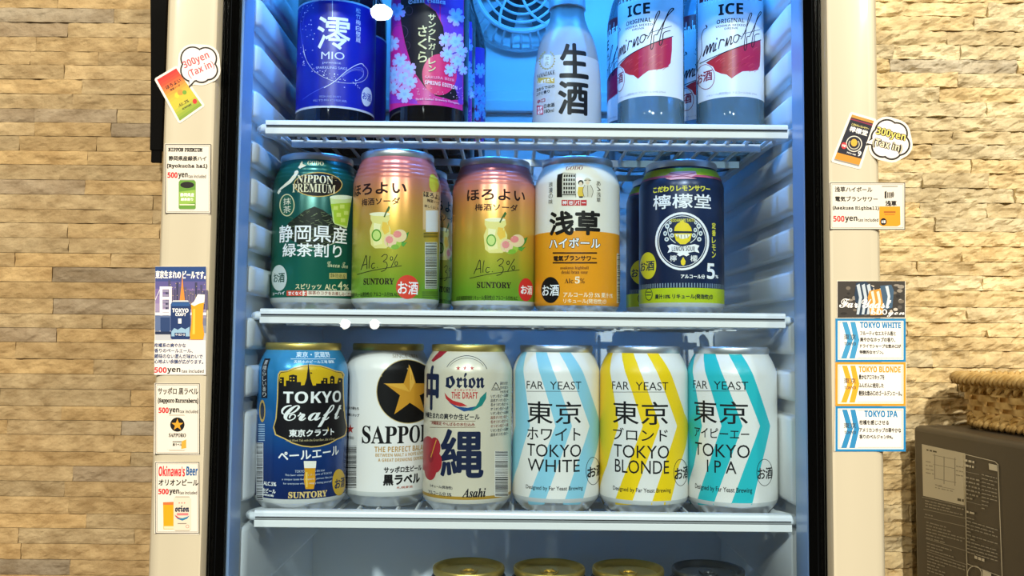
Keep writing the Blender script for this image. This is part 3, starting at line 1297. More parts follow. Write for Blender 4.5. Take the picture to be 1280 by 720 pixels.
# ---- cream and orange highball can
loc = Vector((centre(669, 773.6, 300, .695), .695, Z2))
mb, pf, zs = new_can('smooth', '#e9e2d0', 0, .32)
p = wrap(mb, (663, 180, S2), loc, pf, zs)
p.band(.0088, p.uv(190, 356)[1], '#eb9a1c')
p.text(bital('GODO'), 140, 85, 217, 103, '#7a1f22')
p.poly([(108, 124), (130, 117), (130, 218), (108, 218)], '#17140f')
p.poly([(130, 117), (185, 120), (186, 218), (130, 218)], '#d9d3c2')
for r in range(5):
    for c in range(5):
        p.rect(135 + c * 10, 124 + r * 17, 142 + c * 10, 135 + r * 17, '#2a241c')
p.rect(131, 206, 186, 210, '#2a241c')
p.line([(130, 117), (185, 120), (186, 218)], 2, '#17140f', False)
p.ell(206, 158, 11, 11, '#17140f')                                  # woman in a yellow dress
p.ell(206, 163, 7, 8, '#e8cfae')
p.poly([(196, 176), (216, 176), (222, 205), (218, 214), (196, 214), (192, 200)], '#dfb92d')
p.poly([(198, 214), (216, 214), (214, 220), (200, 220)], '#17140f')
p.ell(234, 148, 12, 10, '#cdbf9f')                                  # man in a pale suit
p.rect(220, 147, 248, 150, '#3a3126')
p.ell(234, 157, 8, 9, '#e8cfae')
p.poly([(222, 168), (246, 168), (256, 192), (250, 218), (220, 218), (214, 190)], '#d8cfb8')
p.line([(222, 168), (214, 190), (220, 218)], 1.8, '#3a3126')
p.line([(246, 168), (256, 192), (250, 218)], 1.8, '#3a3126')
p.line([(234, 170), (235, 216)], 1.6, '#3a3126')
p.vtext('浪漫の味', 75, 154, 92, 248, '#2a241c')
p.vtext('あゝ浅草', 270, 150, 287, 240, '#2a241c')
for i in range(4):
    p.rect(128 + i * 26, 229, 152 + i * 26, 252, '#c2262a')
for i, ch in enumerate('神谷バ'):
    p.text(ch, 131 + i * 26, 232, 149 + i * 26, 249, INKW, 1)
p.rect(210, 239, 226, 242, INKW)
p.text('浅草', 78, 272, 285, 373, '#15130f', 7)
p.text('ハイボール', 76, 382, 287, 427, '#4a2a10', 6)
p.text('ハイボール', 78, 384, 285, 425, INKW, 2)
p.rect(92, 443, 272, 449, '#3d2410')
p.rect(92, 483, 272, 489, '#3d2410')
p.text('電氣ブランサワー', 95, 455, 270, 478, '#2a170a', 2)
p.text(serif('asakusa highball'), 123, 500, 238, 515, '#5a2a12')
p.text(serif('denki bran sour'), 127, 517, 235, 531, '#5a2a12')
p.text(serif('Alc.'), 140, 550, 180, 570, '#4a2410')
p.text(serif('5'), 182, 542, 202, 571, '#f4e4c2', 1.5)
p.text(serif('%'), 203, 550, 222, 570, '#4a2410')
p.drink_mark(83, 597, 38, 53, '#121011', INKW, (50, 575, 118, 622))
p.text('アルコール分 5% 果汁1%', 135, 606, 335, 628, '#f7e7c0', .8)
p.text('リキュール(発泡性)①', 135, 633, 310, 655, '#f7e7c0', .8)
p.bars(354, 450, 366, 648, '#4a3a22', '#efe3c4', seed=8)
finish_can(mb, 'beverage_can', loc, 'cream and orange highball can with a drawing of a building', 'can', ALU, 'cans on the upper can shelf')

# ---- lemon sour can
loc = Vector((centre(799, 904, 300, .704), .704, Z2))
mb, pf, zs = new_can('smooth', '#16284a', 0.25, .30)
p = wrap(mb, (780, 180, S2), loc, pf, zs)
LIME, NAVY = '#c6cf22', '#13223f'
p.band(.0088, .0120, '#b8bdb8')
p.band(.0120, p.uv(233, 588)[1], '#b3c51f')
for i in range(46):
    a = -1.5 + i * 3.0 / 45
    u, v = a * CAN_R, p.uv(233, 578)[1]
    p.put([[(u, v - .0016), (u + .0009, v - .0016), (u + .0009, v + .0018), (u, v + .0018)]], p.m('#7f93a0'))
p.band(.1085, .1150, LIME)
p.band(p.uv(225, 133)[1], p.uv(225, 123)[1], '#c3566e')
p.poly([(165, 128), (188, 112), (300, 108), (302, 124), (272, 136), (300, 142), (190, 146), (166, 140), (200, 130)], '#d9a0aa')
p.line([(180, 118), (240, 126), (296, 116)], 3, '#7d2440')
p.line([(178, 138), (240, 130), (292, 138)], 3, '#7d2440')
p.text('こだわりレモンサワー', 120, 168, 352, 193, '#e3da4a', 2.4)
p.text('檸檬堂', 120, 203, 355, 263, INKW, 2.2)
p.ring(238, 398, 110, 119, 9, INKW)
p.ring(238, 398, 97, 105, 2.5, INKW)
p.poly([(205, 356), (208, 340), (218, 326), (230, 319), (238, 308), (246, 319), (262, 326), (274, 342), (278, 358)], '#ecd21c')   # lemon
p.poly([(205, 366), (278, 366), (270, 396), (252, 410), (230, 410), (212, 394)], '#ecd21c')
p.poly([(210, 370), (272, 370), (262, 384), (240, 389), (220, 384)], '#f4efd8')
for x in (222, 234, 248, 260):
    p.line([(x, 371), (x + (x - 240) * .12, 386)], 2, NAVY, False)
p.rect(205, 357, 278, 364, NAVY)
rnd = random.Random(4)
for s in (-1, 1):
    p.line([(241 + s * 30, 405), (241 + s * 52, 385), (241 + s * 62, 352), (241 + s * 56, 330)], 3.2, '#dfe4e0')
    for (dx, dy, rx, ry) in ((64, 336, 9, 11), (50, 352, 7, 9), (72, 366, 8, 10), (44, 374, 8, 9), (66, 390, 9, 9), (52, 322, 6, 7)):
        p.ell(241 + s * dx, dy, rx, ry, '#dfe4e0', 14)
        p.ell(241 + s * dx, dy, rx * .45, ry * .5, '#5b6c84', 10)
p.poly([(178, 416), (196, 410), (238, 420), (288, 410), (308, 416), (300, 430), (308, 446), (288, 440), (240, 450), (196, 440), (178, 446), (186, 430)], INKW)
p.text(heavy('LEMON SOUR'), 196, 419, 290, 438, NAVY)
p.text(heavy('KODAWARI TASTE'), 192, 306, 288, 318, '#e3da4a')
p.poly([(216, 452), (230, 440), (242, 446), (254, 440), (268, 452), (256, 460), (242, 454), (228, 460)], INKW)
p.text('檸', 188, 455, 216, 481, INKW, .8)
p.text('檬', 271, 455, 300, 481, INKW, .8)
p.poly([(242, 462), (252, 480), (250, 492), (242, 498), (234, 492), (232, 480)], '#ecd21c')
p.vtext('定番レモン', 358, 320, 374, 468, '#e3da4a', 1)
p.text(heavy('5'), 338, 488, 370, 553, INKW, 1)
p.text('%', 372, 536, 384, 550, INKW, .8)
p.text('アルコール分', 232, 533, 330, 551, INKW, 1.4)
p.drink_mark(100, 498, 33, 55, '#d8cf2e', '#22304a', (70, 478, 126, 520))
p.text('果汁10% リキュール(発泡性)①', 128, 613, 362, 636, '#1c2c33', 1.2)
p.ell(103, 615, 15, 25, '#1c2c33')
p.ell(103, 615, 12.5, 22, '#b3c51f')
p.rect(92, 604, 113, 608, '#1c2c33')
p.rect(92, 616, 113, 620, '#1c2c33')
lemon_front = finish_can(mb, 'beverage_can', loc, 'navy lemon can with lime yellow band and round emblem, in front of its twin', 'can', ALU, 'cans on the upper can shelf')
copy_tree(lemon_front, ((783.5 - 640) * .772 / FOCAL + CAN_R, .773, Z2), 'navy lemon can mostly hidden behind the matching navy can', 0.25)

# ---- blue craft beer can
loc = Vector((centre(318.5, 436.5, 530, .672), .672, Z3))
mb, pf, zs = new_can('smooth', bodymat=gradient_mat('blue_lacquer', [(0, '#14275e'), (.3, '#173f85'), (.6, '#1c6fb4'), (.85, '#3493cf'), (1, '#4aa3d6')], 0.008, .118, .25, .35))
p = wrap(mb, (315, 420, S3), loc, pf, zs)
p.band(.0088, .0120, '#c7c9c6')
YB_, GD = '#d9b21c', '#d8b765'
p.text('東京・武蔵野', 172, 63, 327, 87, '#dbe9f2', 1)
p.rect(150, 91, 345, 93, '#dbe9f2')
p.text('天然水のビール工場 謹製', 165, 97, 335, 110, '#dbe9f2', .6)
plate = [(104, 152), (112, 140), (140, 138), (165, 126), (200, 117), (237, 114), (275, 117), (308, 127), (335, 138), (362, 142), (370, 154), (366, 172), (368, 250), (374, 330), (382, 368), (374, 398), (340, 415), (310, 432), (270, 443), (237, 446), (200, 442), (160, 430), (128, 412), (92, 396), (84, 366), (94, 330), (100, 250), (102, 172)]
p.poly(plate, GD)
inner = [(237 + (x - 237) * .968, 280 + (y - 280) * .972) for x, y in plate]
p.poly(inner, '#131216')
p.poly([(110, 158), (116, 147), (142, 144), (168, 132), (202, 123), (237, 120), (273, 123), (306, 133), (333, 144), (358, 149), (363, 160), (362, 208), (108, 208)], YB_)
sky = [(108, 212), (108, 165), (128, 165), (128, 200), (136, 200), (136, 178), (148, 178), (148, 158), (164, 154), (180, 158), (180, 184), (196, 184), (196, 198), (210, 196), (218, 170), (223, 130), (226, 104), (229, 130), (234, 170), (243, 198), (256, 198), (256, 190), (276, 190), (276, 178), (284, 178), (284, 168), (302, 168), (302, 190), (312, 190), (312, 164), (320, 158), (330, 164), (330, 190), (340, 190), (346, 168), (356, 168), (362, 172), (362, 212)]
p.poly(sky, '#131216')
for (x, y) in ((152, 164), (164, 164), (152, 176), (164, 176), (113, 172), (113, 182), (288, 174), (288, 184), (317, 172), (317, 184), (348, 178)):
    p.rect(x, y, x + 6, y + 5, YB_)
p.text(heavy('TOKYO'), 125, 222, 355, 269, INKW)
p.text(script('Craft'), 116, 276, 356, 366, INKW, 1.5)
p.text('東京クラフト', 148, 372, 328, 403, INKW, 2.2)
p.text('Think Work Talk with the Great Beer, Life is Great', 135, 412, 330, 423, '#c9b98a')
p.text('ペールエール', 105, 455, 346, 492, INKW, 2.2, rot=.06)
for (t, x0, y0, x1, y1) in (('TOKYO CRAFT is the true', 172, 535, 290, 545), ('This beer celebrates the spirit of TOKYO', 132, 551, 318, 561), ('a unique taste for a special person like you', 120, 568, 322, 578), ('for everyone who is simply being yourself', 125, 585, 318, 595)):
    p.text(t, x0, y0, x1, y1, '#c9d6e2')
p.poly([(207, 502), (257, 502), (252, 545), (254, 575), (247, 612), (214, 612), (207, 575), (211, 545)], '#d99a1e')
p.poly([(214, 545), (222, 545), (222, 605), (216, 605)], '#f0c95a')
p.poly([(207, 500), (257, 500), (255, 528), (209, 528)], '#f4f0e2')
p.drink_mark(347, 585, 26, 53, '#d3a92a', '#1c2b4a', (330, 568, 369, 610))
p.text(serif('SUNTORY'), 145, 622, 300, 648, '#e0c27a', 1.5)
p.rect(38, 90, 62, 248, '#22242c')
p.vtext('素晴らしい香り', 43, 95, 57, 244, '#d6d6d6')
p.ell(42, 300, 12, 45, '#c9a75a')
p.ell(42, 300, 8, 34, '#2c3448')
for yy in range(352, 418, 9):
    p.rect(26, yy, 52, yy + 4, '#a9c4da')
p.bars(20, 428, 44, 655, '#1a1a20', '#d8dade', seed=5)
p.text('ALC.5%', 48, 583, 98, 599, INKW, 1)
p.text('生ビール', 44, 610, 96, 629, INKW, 1)
p.text('(非熱処理)', 42, 632, 88, 642, INKW, .5)
finish_can(mb, 'beer_can', loc, 'blue beer can with a black plate, yellow sky and tower silhouette', 'can', GOLD, 'cans on the beer shelf')

# ---- white can with the star
loc = Vector((centre(432.5, 535.5, 530, .705), .705, Z3))
mb, pf, zs = new_can('smooth', '#ebe8e3', 0, .30)
p = wrap(mb, (425, 420, S3), loc, pf, zs)
STG = '#c98f2a'
p.band(.0088, .0122, '#c7c9c6')
p.text('SINCE 1876', 212, 73, 325, 88, '#9b8f78')
p.ell(272, 222, 127, 129, '#c9b27a', 44)
p.ell(272, 222, 124, 126, '#0c0b0c', 44)
p.star(279, 224, 110, STG, .39, .96)
p.poly([(279, 114), (279, 224), (299, 186)], '#e0ad4a')
p.poly([(279, 224), (174, 190), (254, 190)], '#dba63e')
p.tsym(serif('SAPPORO'), 268, 88, 358, 430, '#121113', 1.5)
p.tsym(heavy('THE PERFECT BALANCE'), 268, 138, 440, 462, '#b98d3c')
p.tsym(heavy('BETWEEN MALT & HOPS GIVES YOU'), 268, 142, 467, 480, '#b98d3c')
p.tsym(heavy('A GREAT DRINKING EXPERIENCE'), 268, 152, 487, 500, '#b98d3c')
p.tsym('サッポロ生ビール', 260, 175, 520, 546, '#161516', 2.4)
p.tsym('黒ラベル', 254, 172, 552, 596, '#161516', 4)
p.text('札幌麦酒', 226, 600, 290, 610, '#b06a5a', .5)
p.star(42, 372, 20, '#b8332c', .40, .72)
p.text(serif('SAPPORO'), 20, 400, 56, 412, '#2a2a2a')
p.text('うまさ長もち', 30, 283, 76, 295, '#2a2a2a', .6)
p.text('大麦とホップ', 30, 310, 78, 322, '#2a2a2a', .6)
p.bars(20, 440, 66, 608, '#1a1a1c', None, seed=6)
finish_can(mb, 'beer_can', loc, 'white beer can with a gold star on a black disc', 'can', GOLD, 'cans on the beer shelf')

# ---- cream can with the big brushed character
loc = Vector((centre(531.5, 638, 530, .678), .678, Z3))
mb, pf, zs = new_can('smooth', '#ddd3bb', 0.15, .30)
p = wrap(mb, (525, 420, S3), loc, pf, zs)
OR_N, OR_R = '#17223f', '#b82b2c'
p.band(.0088, .0118, '#c9c4b4')
p.band(.0118, p.uv(190, 643)[1], '#a8822c')
p.poly([(34, 98), (52, 58), (95, 55), (70, 84), (44, 104)], '#9c2430')
p.text('中', 26, 118, 76, 298, OR_N, 6)
p.ring(186, 140, 84, 62, 2.5, '#2b2f3c', t0=.54, t1=.98)
p.ring(186, 140, 76, 52, 1.6, '#2b2f3c', t0=.56, t1=.94)
for x in (152, 180, 208):
    p.star(x, 129, 10, OR_R)
p.text(frak('o'), 102, 158, 141, 210, OR_N, 3)
p.text(frak('rion'), 144, 147, 259, 210, OR_N, 3)
p.text('オリオンドラフト', 136, 212, 226, 221, OR_R, .8)
p.text(heavy('THE DRAFT'), 126, 224, 231, 251, OR_R)
p.poly([(98, 226), (104, 250), (126, 272), (160, 282), (190, 280), (168, 268), (132, 258), (112, 244)], OR_R)
p.poly([(112, 262), (140, 284), (176, 302), (210, 296), (228, 280), (190, 287), (150, 282)], '#1c4a80')
p.poly([(266, 222), (264, 250), (248, 278), (214, 298), (196, 300), (224, 280), (236, 262), (240, 248)], '#1f7d74')
p.text('沖縄生まれの爽やか生ビール', 22, 310, 239, 335, '#22232c', 1.4)
p.rect(40, 339, 222, 341, '#7a5a3a')
p.text('沖縄限定 やんばるの水仕込み', 46, 345, 219, 360, '#8a3a2e', .8)
p.rect(40, 364, 222, 366, '#7a5a3a')
p.text('縄', 82, 373, 255, 568, OR_N, 9)
for a in range(5):
    t = a * 2 * pi / 5 + .4
    p.ell(44 + 22 * cos(t), 485 + 50 * sin(t), 24, 42, '#a3262f', 18)
p.ell(44, 485, 10, 22, '#8a1a28', 14)
p.line([(44, 485), (58, 440), (66, 415)], 3, '#d9a23a')
p.text('リキュール(発泡性)', 40, 598, 130, 612, '#2b2f3c', .6)
p.text('アルコール分 5%', 34, 622, 126, 640, '#2b2f3c', .8)
p.text(bital('Asahi'), 168, 609, 263, 646, '#17181f', 1.5)
p.line([(303, 186), (286, 216), (320, 216), (303, 186)], 3.2, '#22232c', False)
p.text('アルミ', 294, 206, 312, 214, '#22232c', .4)
for i in range(13):
    p.text('品名オリオン生ビール原材料麦芽'[i % 4:i % 4 + 9], 282 + (38 if i < 3 else 0), 182 + i * 17, 352, 195 + i * 17, '#8a4a3a' if 8 <= i <= 10 else '#3a3a40', .3)
p.bars(300, 462, 350, 640, '#1b1b1e', '#e6e2d8', seed=9)
finish_can(mb, 'beer_can', loc, 'cream beer can with one big navy brushed character and a red flower', 'can', GOLD, 'cans on the beer shelf')


# ---- three chevron striped cans
def chevron_can(view, loc, stripe, stripes, lines, label, badge):
    mbx, pf_, zs_ = new_can('smooth', '#e9e7e0', 0, .30)
    q = wrap(mbx, view, loc, pf_, zs_)
    for (ta, tb, ma, mb_, ba, bb) in stripes:
        def side(a, b_, c):
            pts = []
            for i in range(7):
                t = i / 6
                bend = sin(t * pi / 2) if False else t ** 0.82
                pts.append((a + (b_ - a) * bend, 58 + (360 - 58) * t))
            pts += [(b_ + (c - b_) * t, 360 + (676 - 360) * t) for t in (.5, 1.0)]
            return pts
        L, R = side(ta, ma, ba), side(tb, mb_, bb)
        pcs = [[q.uv(*L[i]), q.uv(*L[i + 1]), q.uv(*R[i + 1]), q.uv(*R[i])] for i in range(len(L) - 1)]
        q.put(pcs, q.m(stripe))
    q.band(.0088, .0118, '#c7cac8')
    for (s, x0, y0, x1, y1, b) in lines:
        if s == '_':
            q.rect(x0, y0, x1, y1, '#3a3f44')
        else:
            q.text(s, x0, y0, x1, y1, '#17191c', b)
    q.drink_mark(*badge[:4], None, '#17191c', badge[4], '#17191c')
    return finish_can(mbx, 'beer_can', loc, label, 'can', ALU, 'cans on the beer shelf')


loc = Vector((centre(641.5, 748, 530, .685), .685, Z3))
chevron_can((635, 420, S3), loc, '#8cc8dc',
            [(28, 48, 30, 88, -60, -6), (90, 143, 190, 256, 72, 143), (203, 260, 326, 372, 220, 293)],
            [('FAR  YEAST', 75, 182, 293, 214, 0), ('_', 75, 220, 286, 222, 0), ('東京', 77, 262, 292, 352, 1.2), ('ホワイト', 77, 368, 290, 419, 1), ('TOKYO', 77, 434, 292, 485, .3), ('WHITE', 79, 495, 287, 545, .3), ('Designed by Far Yeast Brewing', 72, 602, 299, 623, .6)],
            'white beer can with pale blue chevron stripes', (340, 540, 29, 56, (316, 520, 366, 566)))
loc = Vector((centre(750, 858.5, 530, .680), .680, Z3))
chevron_can((745, 420, S3), loc, '#f0cc18',
            [(18, 38, 14, 90, -60, -2), (78, 135, 187, 255, 70, 140), (200, 257, 324, 369, 220, 295)],
            [('FAR  YEAST', 65, 184, 289, 217, 0), ('_', 66, 223, 280, 225, 0), ('東京', 68, 262, 288, 355, 1.2), ('ブロンド', 68, 370, 287, 421, 1), ('TOKYO', 72, 438, 292, 490, .3), ('BLONDE', 76, 498, 292, 552, .3), ('Designed by Far Yeast Brewing', 68, 609, 299, 631, .6)],
            'white beer can with yellow chevron stripes', (338, 546, 28, 54, (314, 524, 366, 574)))
loc = Vector((centre(859, 969.5, 530, .675), .675, Z3))
chevron_can((855, 420, S3), loc, '#2bb9c0',
            [(2, 14, 2, 72, -60, 8), (49, 104, 150, 234, 48, 117), (167, 232, 304, 345, 187, 272)],
            [('FAR  YEAST', 37, 181, 257, 214, 0), ('_', 37, 219, 248, 221, 0), ('東京', 40, 260, 256, 351, 1.2), ('アイピーエー', 42, 370, 261, 411, 1), ('TOKYO', 45, 433, 263, 486, .3), ('I P A', 92, 499, 210, 549, .3), ('Designed by Far Yeast Brewing', 45, 604, 273, 630, .6)],
            'white beer can with turquoise chevron stripes', (322, 546, 32, 54, (294, 526, 352, 574)))

# ---- the row at the bottom of the picture: only lids show
LB = {}
for (pl, pr, yy, rim, colr, lab) in ((543, 629, 707, GOLD, '#17171a', 'dark can with gold lid, below the cream can with the brushed character'),
                                     (643, 730, 707, GOLD, '#1a1918', 'dark can with gold lid, below the pale blue striped can'),
                                     (742, 828, 708, GOLD, '#18171a', 'dark can with gold lid, below the yellow striped can'),
                                     (842, 928, 711, DKALU, '#1d2024', 'dark can with dull grey lid, below the turquoise striped can')):
    Y = .705
    loc = Vector((centre(pl, pr, 707, Y), Y, FLOOR_Z))
    mb, pf, zs = new_can('smooth', colr, .1, .3)
    p = wrap(mb, (0, 0, 1), loc, pf, zs)
    p.band(.0088, .0120, '#b8bab8')
    p.put([[(-.02, .03), (.02, .03), (.02, .085), (-.02, .085)]], ink('#c9b98a'))
    p.put([[(-.018, .033), (.018, .033), (.018, .082), (-.018, .082)]], ink('#222024'))
    finish_can(mb, 'beer_can', loc, lab, 'can', rim, 'cans on the fridge floor')


# ------------------------------------------------------------------ bottles on the top shelf
def bottle(name, loc, label, pts, glass, cap_from, capm, group='bottles on the top shelf', cat='bottle'):
    root = empty(name, loc, label, cat, group)
    m_ = MB()
    lathe(m_, pts, glass, 96)
    m_.build('glass', root)
    r, z0, z1 = cap_from
    m_ = MB()
    lathe(m_, [(r - .0004, z0), (r + .0008, z0 + .0006), (r + .0008, z1 - .001), (r, z1), (0, z1)], capm, 48)
    m_.build('cap', root)
    return root


def body_prof(pts):
    out = []
    for p_ in pts:
        if not out or p_[1] > out[-1][1]:
            out.append(p_)
    return make_prof(out), [round(q[1], 5) for q in out]


SILV = '#c3c6d2'
# sparkling sake
R = .0306
pts = [(0, .004), (.024, .002), (.028, 0), (R - .0012, .0012), (R, .004), (R, .128), (.0292, .138), (.0245, .150), (.0175, .163), (.0138, .174), (.0132, .190), (.0138, .1905), (.0138, .196), (.0128, .197)]
glassm = mat('#041026', 0.07, 0, 0.6)
loc = Vector((centre(371, 469, 100, .70), .70, Z1))
mio = bottle('sake_bottle', loc, 'dark sparkling sake bottle with a blue label and silver swoosh, in front', pts, glassm, (.0138, .192, .207), mat('#8d93a8', .3, .9))
pf, zs = body_prof(pts[4:8])
mb = MB()
p = Wrap(mb, (365, 0, S1), loc, pf, zs, R, lift=.0001)
zt_, zb_ = p.uv(240, 2)[1], p.uv(240, 598)[1]
p.band(zb_, zt_, '#0a1a9c')
p.band(zb_ - .0012, zb_ + .0004, SILV)
p.band(zt_ - .0003, zt_ + .0011, SILV)
p.rect(150, 4, 215, 596, '#0a1690')
p.text('澪', 143, 92, 328, 278, '#dfe4f5', 5)
p.text('MIO', 165, 291, 295, 333, '#cdd3ee')
p.text('JAPANESE', 170, 348, 276, 361, '#aab4e0')
p.text('SPARKLING SAKE', 135, 373, 311, 387, '#aab4e0')
p.line([(62, 250), (72, 310), (100, 370), (150, 418), (230, 455), (310, 468), (385, 462), (420, 435), (424, 395), (400, 365)], [1, 2, 3, 4, 5, 5, 4, 3, 2], SILV)
p.line([(180, 494), (240, 458), (300, 405), (350, 372), (390, 358), (405, 372)], 4, SILV)
for d in (8, 16, 24):
    p.line([(280, 425 + d * .4), (330, 390 + d * .5), (375, 372 + d), (400, 385 + d), (398, 420 + d * .5), (370, 452)], 1.3, '#8f9adf')
p.line([(60, 560), (120, 520), (200, 480)], 2, '#5566d8')
p.line([(70, 20), (50, 100), (52, 200), (66, 280)], 2, '#5566d8')
p.line([(130, 10), (80, 60), (62, 140)], 1.4, '#5566d8')
rnd = random.Random(12)
for i in range(80):
    t = rnd.random()
    if i < 50:
        x, y = 55 + 330 * t, 330 + 150 * t ** .6 + rnd.gauss(0, 14)
    else:
        x, y = rnd.uniform(48, 130), rnd.uniform(15, 330)
    p.ell(x, y, rnd.choice((1.6, 2.2, 3.4)), rnd.choice((1.6, 2.2, 3.4)), '#ccd2f2', 8)
p.text('FRESH AND FRUITY', 155, 538, 276, 549, '#7f8cd8')
p.text('松竹梅白壁蔵', 120, 558, 308, 570, '#7f8cd8')
p.rect(226, 4, 230, 96, '#cdd3ee')
p.vtext('松竹梅白壁蔵', 358, 44, 384, 242, '#cdd3ee')
p.drink_mark(418, 545, 29, 54, '#cfd8ea', '#2638b0', (394, 522, 442, 566))
mb.build('label', mio)
copy_tree(mio, (loc.x - .001, .768, Z1), 'dark sparkling sake bottle standing behind the blue labelled one', -1.7)

# cherry blossom beer
R = .0310
pts = [(0, .004), (.024, .002), (.028, 0), (R - .0012, .0012), (R, .004), (R, .120), (.0300, .130), (.0262, .144), (.0205, .160), (.0160, .178), (.0138, .205), (.0133, .222), (.0142, .223), (.0142, .228), (.0130, .229)]
loc = Vector((centre(486.5, 587, 100, .70), .70, Z1))
sak = bottle('beer_bottle', loc, 'black beer bottle with a pink cherry blossom label, first of its three', pts, mat('#0a090d', 0.07, 0, 0.6), (.0142, .222, .2295), mat('#1b1b20', .3, .8))
pf, zs = body_prof(pts[4:8])
mb = MB()
p = Wrap(mb, (480, 0, S1), loc, pf, zs, R, lift=.0001)
MAG, PUR = '#c81f86', '#6a32b4'
zt_, zb_ = p.uv(240, -60)[1], p.uv(240, 590)[1]
u0, u1 = p.uv(33, 300)[0], p.uv(446, 300)[0]
p.put([[(a, zb_), (a + (u1 - u0) / 10, zb_), (a + (u1 - u0) / 10, zt_), (a, zt_)] for a in [u0 + (u1 - u0) * i / 10 for i in range(10)]], p.m(MAG))
p.poly([(240, -50), (446, -50), (446, 588), (420, 588), (400, 520), (340, 330), (345, 240), (330, 140), (290, 60), (230, 20)], PUR)
p.poly([(33, 520), (80, 545), (180, 560), (200, 588), (33, 588)], '#8f2fb8')
p.poly([(34, 40), (60, 20), (100, 40), (92, 110), (110, 220), (140, 340), (100, 300), (60, 200), (34, 140)], '#b02390')
p.poly([(95, -50), (225, -50), (228, 20), (290, 65), (332, 150), (346, 250), (340, 330), (400, 500), (420, 560), (380, 565), (290, 540), (230, 490), (180, 420), (150, 350), (118, 240), (95, 120)], '#18131c')
p.ring(90, 180, 46, 40, 2, '#5a4560')
p.ring(140, 60, 22, 26, 1.6, '#5a4560')
p.ring(130, 256, 18, 22, 1.6, '#5a4560')
p.ell(312, 420, 97, 116, '#d8256c', 40)
rnd = random.Random(3)


def blossom(x, y, r, core=True):
    a0 = rnd.uniform(0, 1.2)
    for i in range(5):
        a = a0 + 2 * pi * i / 5
        c, s = cos(a), sin(a)
        q = []
        for (d, w_) in ((.12, .0), (.45, .30), (.78, .40), (1.0, .20), (.90, 0), (1.0, -.20), (.78, -.40), (.45, -.30)):
            q.append((x + r * (d * c - w_ * s) * .92, y + r * (d * s + w_ * c)))
        p.poly(q, '#b9a6e6')
    for i in range(5):
        a = a0 + 2 * pi * i / 5
        p.ell(x + r * .38 * cos(a), y + r * .38 * sin(a), r * .26, r * .26, '#9fc4ee', 10)
    p.ell(x, y, r * .2, r * .2, '#8fb4e6', 10)


for (x, y, r) in ((75, 66, 52), (48, 245, 46), (92, 345, 50), (140, 390, 48), (60, 420, 48), (115, 440, 55), (52, 490, 42), (150, 460, 44), (118, 530, 52), (402, 96, 54),
                  (345, 225, 44), (400, 235, 54), (428, 290, 44), (355, 305, 46), (410, 345, 46), (370, 395, 38), (440, 395, 30)):
    blossom(x, y, r)
for i in range(40):
    p.ell(rnd.uniform(180, 440), 560 - rnd.random() ** 2 * 80, 2.2, 2.2, '#e4b6d8', 7)
p.text(frak('Sankt Gallen'), 140, -12, 345, 19, '#eadff0', .8)
p.vtext('サンクトガーレン', 250, 78, 290, 408, '#d8cf9c', 2.4)
p.vtext('さくら', 193, 140, 243, 358, '#d8cf9c', 3)
p.text(heavy('SAKURA BEER'), 230, 432, 392, 448, '#e98fb4')
p.text(heavy('SPRING EDITION'), 230, 464, 408, 486, '#ecd0dc', rot=-.05)
p.text('Sankt Gallen Brewery Kanagawa', 180, 556, 420, 572, '#dca6cc', .6)
mb.build('label', sak)
copy_tree(sak, ((590.5 - 640) * .765 / FOCAL - R, .7645, Z1), 'black cherry blossom beer bottle, second of the three in line', .10)
copy_tree(sak, ((604 - 640) * .829 / FOCAL - R, .829, Z1), 'black cherry blossom beer bottle, rearmost of the three in line', .25)

# frosted sake bottle
R = .0271
pts = [(0, .004), (.020, .002), (.0245, 0), (R - .0010, .0012), (R, .004), (.0270, .040), (.0264, .056), (.0250, .070), (.0230, .081), (.0200, .090), (.0168, .0965), (.0142, .104), (.0132, .112), (.0130, .124)]
loc = Vector((centre(665.5, 752, 100, .70), .70, Z1))
FROST = glass_mat('frosted_glass', '#e8f2f8', .95, .28, '#ffffff', .42)
nama = bottle('sake_bottle', loc, 'frosted clear sake bottle with large black brushed characters', pts, FROST, (.0138, .112, .135), mat('#d8dde2', .3, .5))
pf, zs = body_prof(pts[4:])
mb = MB()
p = Wrap(mb, (660, 0, S1), loc, pf, zs, R, lift=.0001)
FW = glass_mat('frosted_print', '#ffffff', .9, .4, '#ffffff', .72)
p.band(.004, p.uv(230, 302)[1], FW)
p.text('生', 176, 234, 344, 438, '#131316', 11)
p.text('酒', 168, 454, 340, 646, '#131316', 11)
p.ring(100, 336, 44, 50, 3, '#a99a58', t0=-.18, t1=.68)
for i in range(18):
    a = -.18 + .86 * i / 17
    p.ell(100 + 46 * cos(2 * pi * a), 336 + 52 * sin(2 * pi * a), 6, 4, '#b3a462', 8)
p.poly([(78, 305), (122, 305), (122, 355), (100, 378), (78, 355)], '#cfd3c6')
p.text('杜', 90, 312, 112, 336, '#8a8258', .6)
p.text('氏', 90, 342, 112, 366, '#8a8258', .6)
p.text(serif('NAMAZAKE'), 48, 402, 151, 426, '#20242a')
p.rect(52, 438, 148, 468, '#c5a64a')
p.text('しぼりたて', 58, 443, 144, 464, INKW, 1.5)
p.text('生ならではの', 48, 482, 150, 501, '#22262c', 1)
p.text('コクと香り', 48, 511, 122, 530, '#22262c', 1)
p.text('辛口', 52, 556, 97, 579, '#b03a4a', 1.5)
p.rect(50, 594, 86, 645, '#c23a56')
p.text('生貯', 55, 598, 82, 618, INKW, .8)
p.text('蔵酒', 55, 621, 82, 641, INKW, .8)
p.text('日本酒', 90, 581, 150, 605, '#22262c', 1.2)
p.text('180ml', 91, 613, 146, 634, '#22262c', .8)
mb.build('label', nama)

